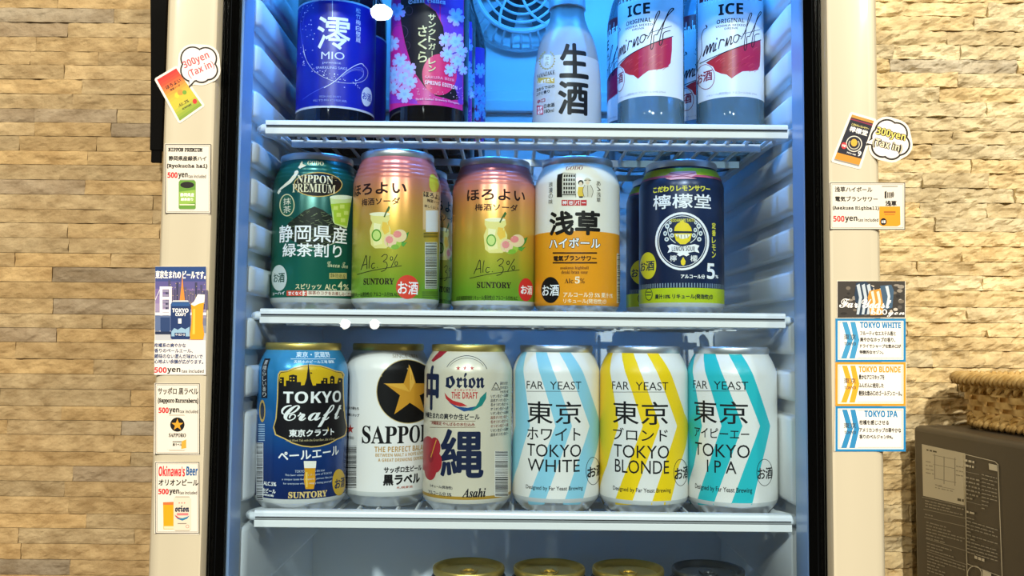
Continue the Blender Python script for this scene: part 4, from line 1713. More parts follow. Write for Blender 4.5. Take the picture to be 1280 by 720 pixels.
# clear vodka drinks with white labels
R = .0262
pts = [(0, .005), (.020, .003), (.025, 0), (.0276, .0012), (.0281, .004), (.0281, .012), (.0274, .017), (.0263, .022), (R, .026), (R, .118), (.0255, .128), (.0225, .142), (.0175, .156), (.0145, .170), (.0132, .196), (.0140, .1965), (.0140, .202), (.0130, .203)]
CLEAR = glass_mat('clear_glass', '#dff1fb', .93, .05, '#a9d6ee', .32)
loc = Vector((centre(867.5, 957, 100, .70), .70, Z1))
smr = bottle('vodka_drink_bottle', loc, 'clear vodka drink bottle with white and red label nearest the right hand liner', pts, CLEAR, (.0140, .196, .205), mat('#b02030', .3, .6))
smr['label'] = 'clear vodka drink bottle with white and red label, its full round mark showing at left'
pf, zs = body_prof(pts[4:12])
mb = MB()
p = Wrap(mb, (850, 0, S1), loc, pf, zs, R, lift=.0001)
RED, NV = '#b4242f', '#241c2c'
LBL = '#e4e6ea'
zb_, zt_ = p.uv(270, 545)[1], p.uv(270, -70)[1]
u0, u1 = -1.45 * R, 1.45 * R
p.put([[(u0 + (u1 - u0) * i / 12, zb_), (u0 + (u1 - u0) * (i + 1) / 12, zb_), (u0 + (u1 - u0) * (i + 1) / 12, zt_), (u0 + (u1 - u0) * i / 12, zt_)] for i in range(12)], p.m(LBL))
p.poly([(110, -60), (460, -60), (460, 8), (380, 0), (280, -8), (180, 2), (110, 20)], '#7d1a2c')
p.text(heavy('SMIRNOFF'), 130, -40, 440, 2, INKW)
p.text(heavy('ICE'), 216, 17, 356, 81, '#17171c', 2)
p.text(heavy('ORIGINAL'), 206, 103, 362, 127, '#232329')
p.text(heavy('VODKA MIXED'), 200, 135, 370, 148, '#3a3a42')
p.text(heavy('DRINK'), 250, 153, 326, 165, '#3a3a42')
p.poly([(146, 354), (190, 326), (250, 296), (330, 262), (400, 238), (452, 226), (452, 300), (448, 372), (438, 390), (410, 400), (350, 402), (320, 420), (290, 442), (262, 420), (230, 414), (198, 400), (186, 376)], RED)
p.poly([(292, 278), (452, 226), (452, 300), (448, 372), (438, 390), (410, 400), (350, 402), (320, 420), (292, 440)], '#b4204a')
rnd = random.Random(9)
for i in range(34):
    x, y = rnd.uniform(200, 430), rnd.uniform(275, 400)
    if y > 340 - (x - 146) * .36 + 18:
        p.line([(x - 12, y + 7), (x, y - 4), (x + 14, y - 10)], 2.5, rnd.choice(['#c8404a', '#9a1c30', '#cf5560']))
p.line([(112, 358), (200, 316), (300, 275), (455, 224)], 4.5, NV)
p.line([(146, 354), (250, 297), (400, 239), (452, 227)], 1.8, NV)
# the script wordmark, drawn as pen strokes that climb to the right
S = lambda pts_, w_=6: p.line(pts_, w_, NV)
S([(146, 140), (152, 156), (134, 168), (122, 205), (124, 250), (122, 300), (104, 350), (84, 388), (74, 372), (92, 352)], [3, 5, 7, 8, 8, 7, 5, 4, 3])
S([(130, 318), (142, 280), (132, 318)], 6)
S([(136, 308), (150, 262), (156, 262), (150, 305), (168, 254), (174, 254), (168, 298), (186, 246), (192, 248), (186, 290), (196, 282)], 6)
S([(204, 240), (196, 284), (206, 276)], 6)
p.ell(208, 218, 4, 6, NV, 10)
S([(216, 276), (228, 226), (236, 226), (246, 222), (248, 232)], 6)
S([(254, 262), (266, 214), (264, 258), (282, 210), (290, 210), (284, 250), (296, 240)], 6)
S([(322, 196), (306, 204), (300, 230), (312, 240), (328, 222), (332, 200), (322, 196), (344, 206)], 5.5)
S([(342, 222), (362, 184), (386, 124), (402, 84), (398, 74), (386, 96), (374, 150), (364, 220), (360, 270), (366, 284), (374, 262), (376, 210), (390, 206)], 4.5)
S([(352, 192), (398, 180)], 3)
S([(390, 206), (408, 168), (434, 108), (454, 76), (450, 67), (438, 88), (422, 140), (408, 206), (402, 254), (408, 266), (416, 246), (420, 200), (446, 190)], 4.5)
S([(398, 180), (450, 166)], 3)
p.ell(145, 433, 52, 71, LBL, 36)
p.ring(145, 433, 52, 71, 3.5, '#8a1f38')
p.text('お酒', 100, 400, 184, 462, '#8a1f38', 3)
p.text('リキュール(発泡性)① アルコール分4% 275ml', 150, 515, 430, 530, '#a9adb8', .5)
mb.build('label', smr)
x1_ = centre(768.5, 858.5, 100, .70)
copy_tree(smr, (x1_, .70, Z1), 'clear vodka drink bottle with white and red label, beside the frosted sake bottle', -.34)
copy_tree(smr, ((885 - 640) * .765 / FOCAL, .7655, Z1), 'clear vodka drink bottle seen in the gap behind and between the two front ones', .05)
copy_tree(smr, ((797 - 640) * .765 / FOCAL, .7655, Z1), 'clear vodka drink bottle showing its barcode edge behind the front one', -1.5)

# ------------------------------------------------------------------ cards and stickers on the door frame
E1, E2 = Vector((1, 0, 0)), Vector((0, 0, 1))
CARD_W = '#e2dccf'


def card(name, view, corners, label, cat, draw, group=None, base=CARD_W):
    """a laminated sheet lying on the front of the door"""
    v = view
    cx = sum(c[0] for c in corners) / 4
    cy = sum(c[1] for c in corners) / 4
    o = at(v[0] + cx / v[2], v[1] + cy / v[2], DY)
    m_ = MB()
    f = Flat(m_, v, o, E1, E2)
    f.slab(corners, .00035, paper(base))
    draw(f)
    ob = m_.build(name)
    ob.location = o
    return tag(ob, label, cat, group)


def frame_lines(f, x0, y0, x1, y1, c='#2a2724', w_=3.0):
    for q in ((x0, y0, x1, y0 + w_), (x0, y1 - w_, x1, y1), (x0, y0, x0 + w_, y1), (x1 - w_, y0, x1, y1)):
        f.rect(*q, c)
    g = w_ * 2.2
    for q in ((x0 + g, y0 + g, x1 - g, y0 + g + w_ * .5), (x0 + g, y1 - g - w_ * .5, x1 - g, y1 - g), (x0 + g, y0 + g, x0 + g + w_ * .5, y1 - g), (x1 - g - w_ * .5, y0 + g, x1 - g, y1 - g)):
        f.rect(*q, '#7d776c')


def price(f, a, b, c, y0, y1):
    f.text(heavy('500'), a[0], y0, a[1], y1, '#c8232a', 1.5)
    f.text(heavy('yen'), b[0], y0 + (y1 - y0) * .12, b[1], y1 + (y1 - y0) * .18, '#1b1918', 1)
    f.text(heavy('tax included'), c[0], y0 + (y1 - y0) * .42, c[1], y1, '#1b1918')


def tin(f, x0, y0, x1, y1, c, lidc='#b9b7b0'):
    w_, h = x1 - x0, y1 - y0
    f.poly([(x0 + w_ * .12, y0), (x1 - w_ * .12, y0), (x1, y0 + h * .09), (x1, y1 - h * .05), (x1 - w_ * .12, y1), (x0 + w_ * .12, y1), (x0, y1 - h * .05), (x0, y0 + h * .09)], lidc)
    f.poly([(x0 + w_ * .08, y0 + h * .035), (x1 - w_ * .08, y0 + h * .035), (x1, y0 + h * .10), (x1, y1 - h * .06), (x1 - w_ * .06, y1 - h * .03), (x0 + w_ * .06, y1 - h * .03), (x0, y1 - h * .06), (x0, y0 + h * .10)], c)


BK = '#1b1918'


def d_tea(f):
    frame_lines(f, 65, 421, 237, 681)
    f.text(mono('NIPPON PREMIUM'), 76, 434, 205, 450, BK, 2.4)
    f.text('静岡県産緑茶ハイ', 78, 465, 220, 484, BK, 1.6)
    f.text(mono('(Ryokucha hai)'), 71, 494, 224, 514, BK, 2.4)
    price(f, (74, 112), (114, 150), (152, 218), 526, 548)
    tin(f, 116, 552, 180, 668, '#5f8f34')
    f.poly([(117, 600), (179, 592), (179, 640), (117, 650)], '#8ab04a')
    f.ell(148, 574, 26, 12, '#15120f')
    f.text('静岡県産', 122, 604, 174, 618, INKW, .8)
    f.text('緑茶割り', 124, 622, 170, 634, INKW, .8)
    f.rect(120, 646, 176, 650, '#e9ddc7')


card('menu_card', (185, 40, 3.0), [(63, 419), (238, 421), (234, 684), (65, 680)], 'small white price card for green tea highball, top of the left door frame cards', 'card', d_tea, 'price cards on the door')


def d_craft(f):
    cols = ['#22447e', '#3d4a86', '#5a5590', '#75649c', '#8a78a8', '#9a8cb0', '#8d88a6', '#6f7690', '#8a90a0', '#b9bcc4']
    for i, c in enumerate(cols):
        f.rect(42, 60 + i * 41.5, 328, 60 + (i + 1) * 41.5 + .5, c)
    rnd_ = random.Random(2)
    for i in range(16):
        x = 100 + i * 15
        f.rect(x, 130 + rnd_.uniform(0, 70), x + 13, 300, rnd_.choice(['#3a3c5c', '#4a4a6a', '#5a5672']))
    for i in range(40):
        x, y = rnd_.uniform(100, 330), rnd_.uniform(150, 290)
        f.rect(x, y, x + 3, y + 4, '#d9c48a')
    for i in range(2):
        f.rect(68 + i * 52, 172, 84 + i * 52, 430, '#e4e2ea')
    for y in (172, 230, 300):
        f.rect(68, y, 136, y + 16, '#e4e2ea')
    for y in (190, 215, 250, 275):
        f.rect(86, y, 118, y + 14, '#8d88a6')
    f.rect(42, 318, 330, 334, '#dcdbe4')
    f.line([(42, 250), (68, 190)], 4, '#d4d2de', False)
    f.rect(42, 335, 130, 420, '#5a6c94')
    f.rect(72, 345, 126, 430, '#28406e')
    f.rect(42, 425, 130, 440, '#1d2a4a')
    f.poly([(195, 100), (200, 170), (210, 252), (180, 252), (190, 170)], '#e08a3a')
    f.text('東京生まれの', 44, 82, 188, 128, INKW, 3)
    f.text('ビールです。', 196, 84, 328, 130, INKW, 3)
    tin(f, 130, 250, 240, 476, '#1c3566', '#cfd3da')
    f.rect(134, 262, 236, 282, '#2b5590')
    f.text(heavy('TOKYO'), 138, 295, 230, 318, INKW, 1.2)
    f.text(heavy('CRAFT'), 156, 320, 216, 338, INKW, 1)
    f.rect(172, 352, 190, 380, INKW)
    f.poly([(134, 425), (150, 405), (170, 415), (190, 402), (212, 412), (236, 398), (236, 452), (134, 452)], '#8fb4d0')
    f.rect(152, 432, 214, 452, '#1c3566')
    f.text('ペールエール', 156, 435, 210, 449, INKW, .8)
    f.poly([(244, 268), (318, 238), (312, 320), (310, 380), (318, 440), (312, 470), (240, 470), (238, 440), (246, 380), (248, 320)], '#ee9c1e')
    f.poly([(256, 300), (268, 296), (266, 440), (252, 440)], '#f7c04a')
    f.poly([(243, 272), (262, 255), (282, 215), (322, 218), (319, 262), (290, 268), (262, 282)], '#f1ede4')
    f.rect(38, 475, 328, 668, '#e9e4de')
    NV_ = '#1d3566'
    f.text('柑橘系の爽やかな', 38, 490, 216, 515, NV_, 2)
    f.text('香りのペールエール、', 38, 520, 255, 545, NV_, 2)
    f.text('雑味のない澄んだ味わいで', 38, 551, 310, 577, NV_, 2)
    f.text('心地よい余韻が広がります。', 38, 581, 314, 607, NV_, 2)
    price(f, (38, 108), (110, 185), (192, 316), 625, 657)


card('menu_card', (185, 320, 4.5), [(42, 58), (330, 60), (322, 670), (36, 668)], 'tall poster card with a city night picture, blue can and beer glass', 'card', d_craft, 'price cards on the door')


def d_star(f):
    frame_lines(f, 30, 48, 218, 345)
    f.text('サッポロ 黒ラベル', 42, 65, 211, 95, BK, 1.6)
    f.text(mono('(Sapporo Kuroraberu)'), 42, 108, 212, 135, BK, 2.4)
    price(f, (45, 88), (89, 131), (133, 211), 148, 172)
    tin(f, 82, 178, 162, 330, '#e4ddd0', '#b9b2a4')
    f.ell(124, 220, 30, 30, '#121113')
    f.star(124, 221, 26, '#d99a2c')
    f.text(serif('SAPPORO'), 88, 256, 160, 273, BK, 1)
    f.rect(104, 290, 144, 294, '#3a3a3a')
    f.text('黒ラベル', 104, 298, 144, 310, BK, 1)
    f.poly([(142, 290), (161, 282), (161, 318), (140, 322)], '#d9a23a')


card('menu_card', (185, 465, 3.35), [(28, 46), (220, 48), (216, 348), (26, 344)], 'white price card picturing a white can with a star', 'card', d_star, 'price cards on the door')


def d_okinawa(f):
    frame_lines(f, 32, 377, 216, 676)
    f.text(heavy("Okinawa's"), 45, 393, 156, 437, '#d2333a', 1.5)
    f.text(heavy('Beer'), 161, 395, 209, 434, '#1f5a94', 1.5)
    f.text('オリオンビール', 45, 448, 212, 476, BK, 2)
    price(f, (44, 88), (90, 131), (133, 206), 488, 512)
    f.poly([(64, 545), (114, 543), (110, 658), (66, 658)], '#efa019')
    f.poly([(64, 545), (114, 543), (112, 556), (64, 556)], '#e0703a')
    f.rect(68, 645, 108, 656, '#e6d2b0')
    tin(f, 108, 520, 182, 666, '#dcd0bd', '#b3ab9c')
    for x in (132, 143, 154):
        f.star(x, 548, 4, '#c8232a')
    f.text(frak('orion'), 114, 558, 174, 586, '#17223f', 2.4)
    f.rect(122, 590, 170, 600, '#d27a7c')
    f.poly([(112, 600), (125, 615), (145, 622), (165, 614), (176, 600), (164, 606), (145, 612), (125, 608)], '#2d7aa4')
    f.poly([(112, 596), (122, 610), (140, 614), (126, 606)], '#c8232a')
    f.rect(125, 632, 162, 636, '#8a8074')
    f.ring(166, 646, 7, 7, 1.5, '#c8504a')


card('menu_card', (185, 465, 3.35), [(30, 374), (217, 378), (215, 680), (28, 676)], 'white price card picturing an amber glass beside a cream can, lowest on the left', 'card', d_okinawa, 'price cards on the door')


def d_asakusa(f):
    frame_lines(f, 73, 417, 471, 666, w_=4.2)
    f.text('浅草ハイボール', 98, 439, 298, 468, BK, 2.2)
    f.text('電気ブランサワー', 100, 489, 326, 518, BK, 2.2)
    f.text(mono('(Asakusa Highball)'), 87, 540, 333, 566, BK, 2.4)
    price(f, (90, 150), (152, 218), (221, 329), 592, 624)
    f.poly([(334, 543), (444, 543), (446, 640), (430, 648), (350, 648), (334, 640)], '#ef951f')
    f.rect(348, 434, 432, 440, '#9a968c')
    f.poly([(362, 466), (372, 460), (372, 500), (362, 500)], BK)
    for i in range(3):
        f.rect(376 + i * 9, 468, 382 + i * 9, 498, '#55504a')
    f.ell(406, 480, 6, 16, '#6a645c', 12)
    f.text('浅草', 366, 512, 426, 542, BK, 3)
    f.rect(358, 568, 420, 578, '#a8641a')
    f.rect(362, 584, 416, 588, '#a8641a')
    f.ell(356, 624, 17, 19, '#17130f')
    f.text('お酒', 345, 616, 367, 632, INKW, 1)


card('menu_card', (1020, 130, 4.238), [(70, 414), (472, 417), (470, 668), (74, 664)], 'white price card picturing an orange highball can, on the right frame under the bubble', 'card', d_asakusa, 'price cards on the door')


def d_photo(f):
    f.rect(52, 36, 316, 178, '#3a3734')
    rnd_ = random.Random(14)
    for i in range(46):
        x, y = rnd_.uniform(66, 302), rnd_.uniform(44, 164)
        f.ell(x, y, rnd_.uniform(6, 14), rnd_.uniform(4, 9), rnd_.choice(['#8d867c', '#5a5550', '#c4bdb2', '#2a2826', '#6f675c']), 9)
    f.poly([(124, 44), (160, 36), (192, 60), (186, 164), (130, 170), (118, 90)], '#25384e')
    for i in range(3):
        f.poly([(126 + i * 20, 52), (138 + i * 20, 46), (148 + i * 20, 100), (136 + i * 20, 166), (126 + i * 20, 166), (136 + i * 20, 100)], '#b9c6d2')
    f.poly([(176, 74), (216, 66), (232, 84), (228, 168), (180, 170), (170, 100)], '#c98f3a')
    for i in range(2):
        f.poly([(182 + i * 22, 78), (192 + i * 22, 74), (200 + i * 22, 116), (190 + i * 22, 166), (180 + i * 22, 166), (190 + i * 22, 116)], '#e6dccb')
    f.poly([(218, 54), (262, 50), (272, 72), (266, 140), (234, 150)], '#3f5a74')
    f.poly([(238, 56), (250, 54), (258, 96), (250, 140), (240, 140), (248, 96)], '#c6d2da')
    f.text(script('Far'), 58, 104, 132, 140, INKW, 1)
    f.text(script('Yeast'), 146, 106, 262, 142, INKW, 1)
    f.text(script('600yen'), 182, 146, 314, 176, INKW, .5)


card('menu_card', (1030, 340, 3.13), [(50, 34), (318, 36), (318, 180), (50, 178)], 'dark photo card of striped cans on stones with white handwriting', 'card', d_photo, 'price cards on the door')


def d_stripe(border, tint, title, tx, lines, y0, y1):
    def d(f):
        f.rect(44, y0, 319, y1, border)
        f.rect(53, y0 + 9, 310, y1 - 9, '#eeebe4')
        frame_lines(f, 56, y0 + 13, 307, y1 - 13, '#8a857c', 1.4)
        a, b = y0 + 14, y1 - 14
        m_ = (a + b) / 2
        f.poly([(66, a), (134, a), (138, m_), (132, b), (66, b), (62, m_)], '#f2efe8')
        for dx in (0, 32):
            f.poly([(70 + dx, a), (90 + dx, a), (112 + dx * .8, m_), (88 + dx, b), (66 + dx, b), (90 + dx * .8, m_)], tint)
        f.text('東京', 76, m_ - 24, 124, m_ - 2, '#3a3f44', .6)
        f.text(heavy('TOKYO'), 78, m_ + 8, 124, m_ + 20, '#3a3f44')
        f.text(heavy(title), *tx, border, 1.5)
        for (t, q) in lines:
            f.text(t, *q, BK, 1.2)
    return d


card('menu_card', (1030, 340, 3.13), [(44, 182), (319, 183), (319, 352), (43, 351)], 'small blue bordered card listing the pale blue striped can, directly under the photo card', 'card',
     d_stripe('#1f7fb8', '#3f93c4', 'TOKYO WHITE', (140, 196, 300, 220), [('フルーティなエステル香と', (140, 231, 280, 249)), ('爽やかなホップの香り、', (140, 256, 278, 274)), ('ドライでシャープな飲み口が', (140, 282, 301, 298)), ('特徴的なセゾン。', (138, 306, 232, 321))], 182, 352), 'price cards on the door')
card('menu_card', (1030, 340, 3.13), [(46, 353), (322, 354), (320, 524), (44, 523)], 'small orange bordered card listing the yellow striped can', 'card',
     d_stripe('#d9962c', '#eda62c', 'TOKYO BLONDE', (135, 369, 299, 393), [('豊かなアロマホップを', (135, 401, 236, 421)), ('ふんだんに使用した', (135, 434, 233, 453)), ('軽快な飲み口のゴールデンエール。', (135, 464, 304, 485))], 353, 524), 'price cards on the door')
card('menu_card', (1030, 340, 3.13), [(42, 525), (320, 526), (318, 702), (40, 700)], 'small blue bordered card listing the turquoise striped can, lowest on the right', 'card',
     d_stripe('#1f7fb8', '#2f86bc', 'TOKYO IPA', (157, 542, 287, 568), [('柑橘を感じさせる', (137, 579, 253, 598)), ('アメリカンホップの華やかな', (137, 609, 301, 628)), ('香りのベルジャンIPA。', (137, 636, 269, 653))], 525, 702), 'price cards on the door')


def hull(pts):
    pts = sorted(set(pts))
    def half(ps):
        h = []
        for q in ps:
            while len(h) > 1 and (h[-1][0] - h[-2][0]) * (q[1] - h[-2][1]) - (h[-1][1] - h[-2][1]) * (q[0] - h[-2][0]) <= 0:
                h.pop()
            h.append(q)
        return h
    a, b = half(pts), half(pts[::-1])
    return a[:-1] + b[:-1]


def bubble_sticker(view, can_c, draw_can, lobes, tail, texts, label, margin):
    cx = sum(c[0] for c in can_c) / 4
    cy = sum(c[1] for c in can_c) / 4
    o = at(view[0] + cx / view[2], view[1] + cy / view[2], DY)
    m_ = MB()
    f = Flat(m_, view, o, E1, E2)
    clear = paper('#ece5d8')
    grow = lambda pts_, g: [(x + g * cos(a), y + g * sin(a)) for x, y in pts_ for a in [2 * pi * i / 14 for i in range(14)]]
    f.slab(hull(grow(can_c, margin)), .0003, clear)
    f.slab(hull([(x + (r + margin) * cos(a), y + (r + margin) * sin(a)) for x, y, r in lobes for a in [2 * pi * i / 20 for i in range(20)]]), .00032, clear)
    draw_can(f)
    w_ = margin * .72
    f.poly([(tail[0][0] - w_, tail[0][1] - w_), (tail[1][0] + w_, tail[1][1]), (tail[2][0], tail[2][1] + w_ * 1.5)], BK)
    for x, y, r in lobes:
        f.ell(x, y, r, r, BK, 36)
    f.poly(tail, '#efe6e2')
    for x, y, r in lobes:
        f.ell(x, y, r - w_, r - w_, '#efe6e2', 36)
    mx_, my_ = sum(l[0] for l in lobes) / len(lobes), sum(l[1] for l in lobes) / len(lobes)
    f.ell(mx_, my_, lobes[0][2] * 1.08, lobes[0][2] * 1.0, '#efe6e2', 30)
    for (s, x0, y0, x1, y1, edge, fill, rot) in texts:
        ew = .75 if fill else .05
        f.text(heavy(s), x0 - margin * .2, y0 - margin * .2, x1 + margin * .2, y1 + margin * .2, edge, margin * ew, rot=rot)
        if fill:
            f.text(heavy(s), x0, y0, x1, y1, fill, rot=rot)
    ob = m_.build('price_sticker')
    ob.location = o
    tag(ob, label, 'sticker', 'speech bubble stickers on the door')


def mixhex(a, b, t):
    A = [int(a[i:i + 2], 16) for i in (1, 3, 5)]
    B = [int(b[i:i + 2], 16) for i in (1, 3, 5)]
    return '#%02x%02x%02x' % tuple(int(x + (y - x) * t) for x, y in zip(A, B))


def lerp(a, b, t):
    return (a[0] + (b[0] - a[0]) * t, a[1] + (b[1] - a[1]) * t)


CL = [(88, 532), (216, 456), (388, 702), (240, 806)]         # top left, top right, bottom right, bottom left


def d_plumcan(f):
    st = ['#cf2f2c', '#d84a30', '#e07a38', '#e0a03a', '#d9b83c', '#c9b93a', '#a3b03a', '#7f9a34']
    n = 16
    for i in range(n):
        a, b = i / n, (i + 1) / n
        t = i / (n - 1) * (len(st) - 1)
        c = mixhex(st[int(t)], st[min(int(t) + 1, len(st) - 1)], t - int(t))
        f.poly([lerp(CL[0], CL[3], a), lerp(CL[1], CL[2], a), lerp(CL[1], CL[2], b), lerp(CL[0], CL[3], b)], c)
    Q = lambda u, v: lerp(lerp(CL[0], CL[1], u), lerp(CL[3], CL[2], u), v)
    def T(s, u, v, wd, ht, c, b=1):
        x, y = Q(u, v)
        f.text(s, x - wd / 2, y - ht / 2, x + wd / 2, y + ht / 2, c, b, rot=radians(30))
    T('ほろよい', .52, .26, 112, 26, BK, 2)
    T('梅酒ソーダ', .50, .35, 76, 16, BK, 1)
    for (u, v, r, c) in ((.42, .52, 20, '#e9c63a'), (.58, .50, 20, '#e88a3a'), (.72, .55, 15, '#6a9a34'), (.50, .60, 16, '#e0b83a')):
        f.ell(*Q(u, v), r, r, c, 16)
    T(ital('Alc.3%'), .45, .73, 80, 22, BK, 1)
    T(serif('SUNTORY'), .5, .84, 70, 13, BK, 1)
    f.ell(*Q(.86, .84), 15, 17, '#cf2f2c', 16)
    f.rect(0, 0, .01, .01, BK)


bubble_sticker((180, 0, 5.333), CL, d_plumcan, [(325, 392, 82), (412, 392, 78), (428, 470, 68), (385, 490, 66), (322, 470, 80)], [(306, 528), (348, 526), (302, 574)],
               [('300yen', 262, 378, 438, 436, '#c2505c', None, radians(25)), ('(Tax in)', 294, 436, 470, 494, '#c2505c', None, radians(25))],
               'speech bubble sticker with a red to green plum soda can', 15)

CR_ = [(190, 56), (306, 90), (226, 332), (94, 298)]


def d_lemoncan(f):
    Q = lambda u, v: lerp(lerp(CR_[0], CR_[1], u), lerp(CR_[3], CR_[2], u), v)
    B_ = lambda a, b, c: f.poly([Q(0, a), Q(1, a), Q(1, b), Q(0, b)], c)
    B_(0, 1, '#171a2a')
    B_(0, .06, '#b98a3a')
    B_(.08, .11, '#7d2440')
    B_(.83, .97, '#c98a2c')
    B_(.97, 1, '#8d8a84')
    def T(s, u, v, wd, ht, c, b=1):
        x, y = Q(u, v)
        f.text(s, x - wd / 2, y - ht / 2, x + wd / 2, y + ht / 2, c, b, rot=radians(-16))
    T('こだわりレモンサワー', .52, .19, 96, 12, '#d9cf7a')
    T('檸檬堂', .52, .29, 98, 30, INKW, 2)
    x, y = Q(.52, .57)
    f.ell(x, y, 43, 43, '#d9d6cc')
    f.ell(x, y, 38, 38, '#171a2a')
    f.ell(x, y - 6, 17, 20, '#d9a83a', 16)
    f.ring(x, y + 2, 30, 28, 5, '#b9b6a8', t0=-.12, t1=.62)
    T('9', .86, .74, 18, 30, INKW, 2)
    T('アルコール分', .55, .78, 50, 9, INKW)
    f.ell(*Q(.16, .66), 15, 18, '#c23038', 16)
    T('お酒', .16, .66, 20, 14, INKW)


bubble_sticker((1020, 130, 4.238), CR_, d_lemoncan, [(374, 146, 66), (424, 158, 62), (438, 216, 60), (400, 240, 58), (352, 224, 62), (340, 176, 52)], [(300, 186), (306, 216), (262, 206)],
               [('300yen', 316, 138, 474, 190, '#1b1918', '#e3cf6a', radians(-13)), ('(Tax in)', 298, 196, 456, 248, '#1b1918', '#e8dcb8', radians(-14))],
               'speech bubble sticker with a black and gold lemon can', 13)

# ------------------------------------------------------------------ microwave
MWA = at(1141, 560, 1.005)
ztop = at(1141, 531, 1.005).z
ang = radians(-6)                                   # the oven is turned a little towards the room
dirn = Vector((sin(-ang), -cos(ang), 0))            # along its left side, towards the room
side = Vector((cos(ang), sin(-ang), 0)) * 1.0
side = Vector((-dirn.y, dirn.x, 0))
MO = Vector((MWA.x, 1.005, COUNTER_Z))
mw = empty('microwave_oven', MO, 'black microwave oven with a specification label on its side, under the woven basket', 'microwave')
H = ztop - COUNTER_Z
L_, W_ = .36, .47
LW = lambda a, b, c: (dirn * a + side * b + Vector((0, 0, c)))
MWB = mat('#4a443a', 0.42, 0.0, 0.5)
mb = MB()


def pbox(mbx, a0, a1, b0, b1, c0, c1, m):
    b = len(mbx.v)
    for c in (c0, c1):
        for bb in (b0, b1):
            for a in (a0, a1):
                mbx.v.append(tuple(LW(a, bb, c)))
                mbx.n.append((0, 0, 0))
    for q in ((0, 2, 3, 1), (4, 5, 7, 6), (0, 1, 5, 4), (2, 6, 7, 3), (0, 4, 6, 2), (1, 3, 7, 5)):
        mbx.f.append(tuple(b + i for i in q))
        mbx.m.append(mbx.mi(m))


pbox(mb, 0, L_, 0, W_, .014, H, MWB)
mb.build('housing', mw, bevel=.006, recalc=True)
mb = MB()
pbox(mb, L_ + .0005, L_ + .026, .004, W_ - .11, .018, H - .004, mat('#1d1b19', .3))
mb.build('oven_door', mw, bevel=.003, recalc=True)
mb = MB()
pbox(mb, L_ + .0005, L_ + .024, W_ - .108, W_ - .004, .018, H - .004, mat('#262421', .35))
mb.build('control_panel', mw, bevel=.003, recalc=True)
for a in (.03, L_ - .03):
    for b in (.04, W_ - .04):
        mb = MB()
        pbox(mb, a - .012, a + .012, b - .012, b + .012, 0, .0145, mat('#101010', .6))
        mb.build('foot', mw, recalc=True)
# the label on the side, printed in the plane of the housing
mb = MB()


class SideFlat(Flat):
    pass


f = SideFlat(mb, (1100, 440, 2.572), MO, dirn * -1 if False else dirn, Vector((0, 0, 1)), lift=.0002)
f.nv = -side
GRY, PALE = '#9c9786', '#cdc8b2'


def lines_block(x0, y0, x1, n, dy, slope, c, seed, h=3.2):
    r_ = random.Random(seed)
    for i in range(n):
        x = x0
        while x < x1 - 4:
            wd = r_.uniform(5, 16)
            e = min(x + wd, x1)
            y = y0 + i * dy + (x - x0) * slope
            f.poly([(x, y), (e, y + (e - x) * slope), (e, y + (e - x) * slope + h), (x, y + h)], c)
            x = e + r_.uniform(1.5, 4)
            if r_.random() < .12:
                break


f.poly([(135, 296), (274, 326), (274, 494), (139, 462)], PALE)
for (x0, y0, x1, y1) in ((175, 328, 178, 410), (205, 336, 208, 425), (240, 340, 243, 430)):
    f.poly([(x0, y0), (x1, y0), (x1, y1), (x0, y1)], GRY)
for (x0, y0, x1) in ((170, 330, 245), (172, 360, 240), (175, 405, 246), (185, 430, 240)):
    f.poly([(x0, y0), (x1, y0 + (x1 - x0) * .2), (x1, y0 + (x1 - x0) * .2 + 2), (x0, y0 + 2)], GRY)
lines_block(150, 312, 215, 1, 8, .21, '#55503f', 1, 5)
lines_block(148, 350, 174, 4, 12, .2, GRY, 2)
lines_block(178, 425, 235, 2, 9, .22, GRY, 3)
lines_block(245, 365, 268, 3, 14, .2, GRY, 4)
lines_block(250, 470, 270, 1, 9, .2, '#55503f', 5, 8)
for (q, c) in (([(136, 466), (276, 498)], GRY), ([(141, 505), (277, 535)], GRY), ([(143, 530), (278, 562)], GRY), ([(148, 600), (280, 640)], GRY), ([(150, 640), (281, 684)], GRY)):
    f.line(q, 1.8, c, False)
lines_block(146, 476, 272, 3, 9, .23, GRY, 6)
lines_block(146, 520, 272, 1, 9, .24, GRY, 7)
lines_block(150, 545, 274, 6, 10, .27, GRY, 8)
lines_block(152, 612, 276, 3, 10, .3, GRY, 9)
lines_block(154, 650, 276, 8, 10, .32, GRY, 10)
fr = [(273, 328), (372, 352), (382, 362), (397, 760)]
f.line(fr, 2.2, PALE, False)
f.line([(276, 330), (280, 620), (284, 760)], 2.2, PALE, False)
f.line([(281, 680), (392, 722)], 1.8, PALE, False)
f.poly([(352, 358), (379, 364), (380, 384), (354, 378)], PALE)
lines_block(274, 344, 306, 2, 16, .22, PALE, 11, 7)
for (a, b) in (((276, 384), (322, 394)), ((277, 478), (328, 492))):
    f.line([a, b], 1.5, GRY, False)
lines_block(278, 400, 324, 6, 13, .24, GRY, 12, 5)
lines_block(330, 392, 380, 10, 12, .26, GRY, 13)
lines_block(282, 510, 312, 1, 10, .26, PALE, 14, 6)
lines_block(282, 530, 382, 11, 11, .3, GRY, 15)
lines_block(308, 654, 362, 1, 10, .36, PALE, 16, 9)
f.ring(308, 714, 24, 27, 2.5, PALE)
f.poly([(334, 700), (362, 712), (362, 740), (334, 730)], PALE)
mb.build('rating_label', mw)

# ------------------------------------------------------------------ rattan basket on the oven
RAT = None


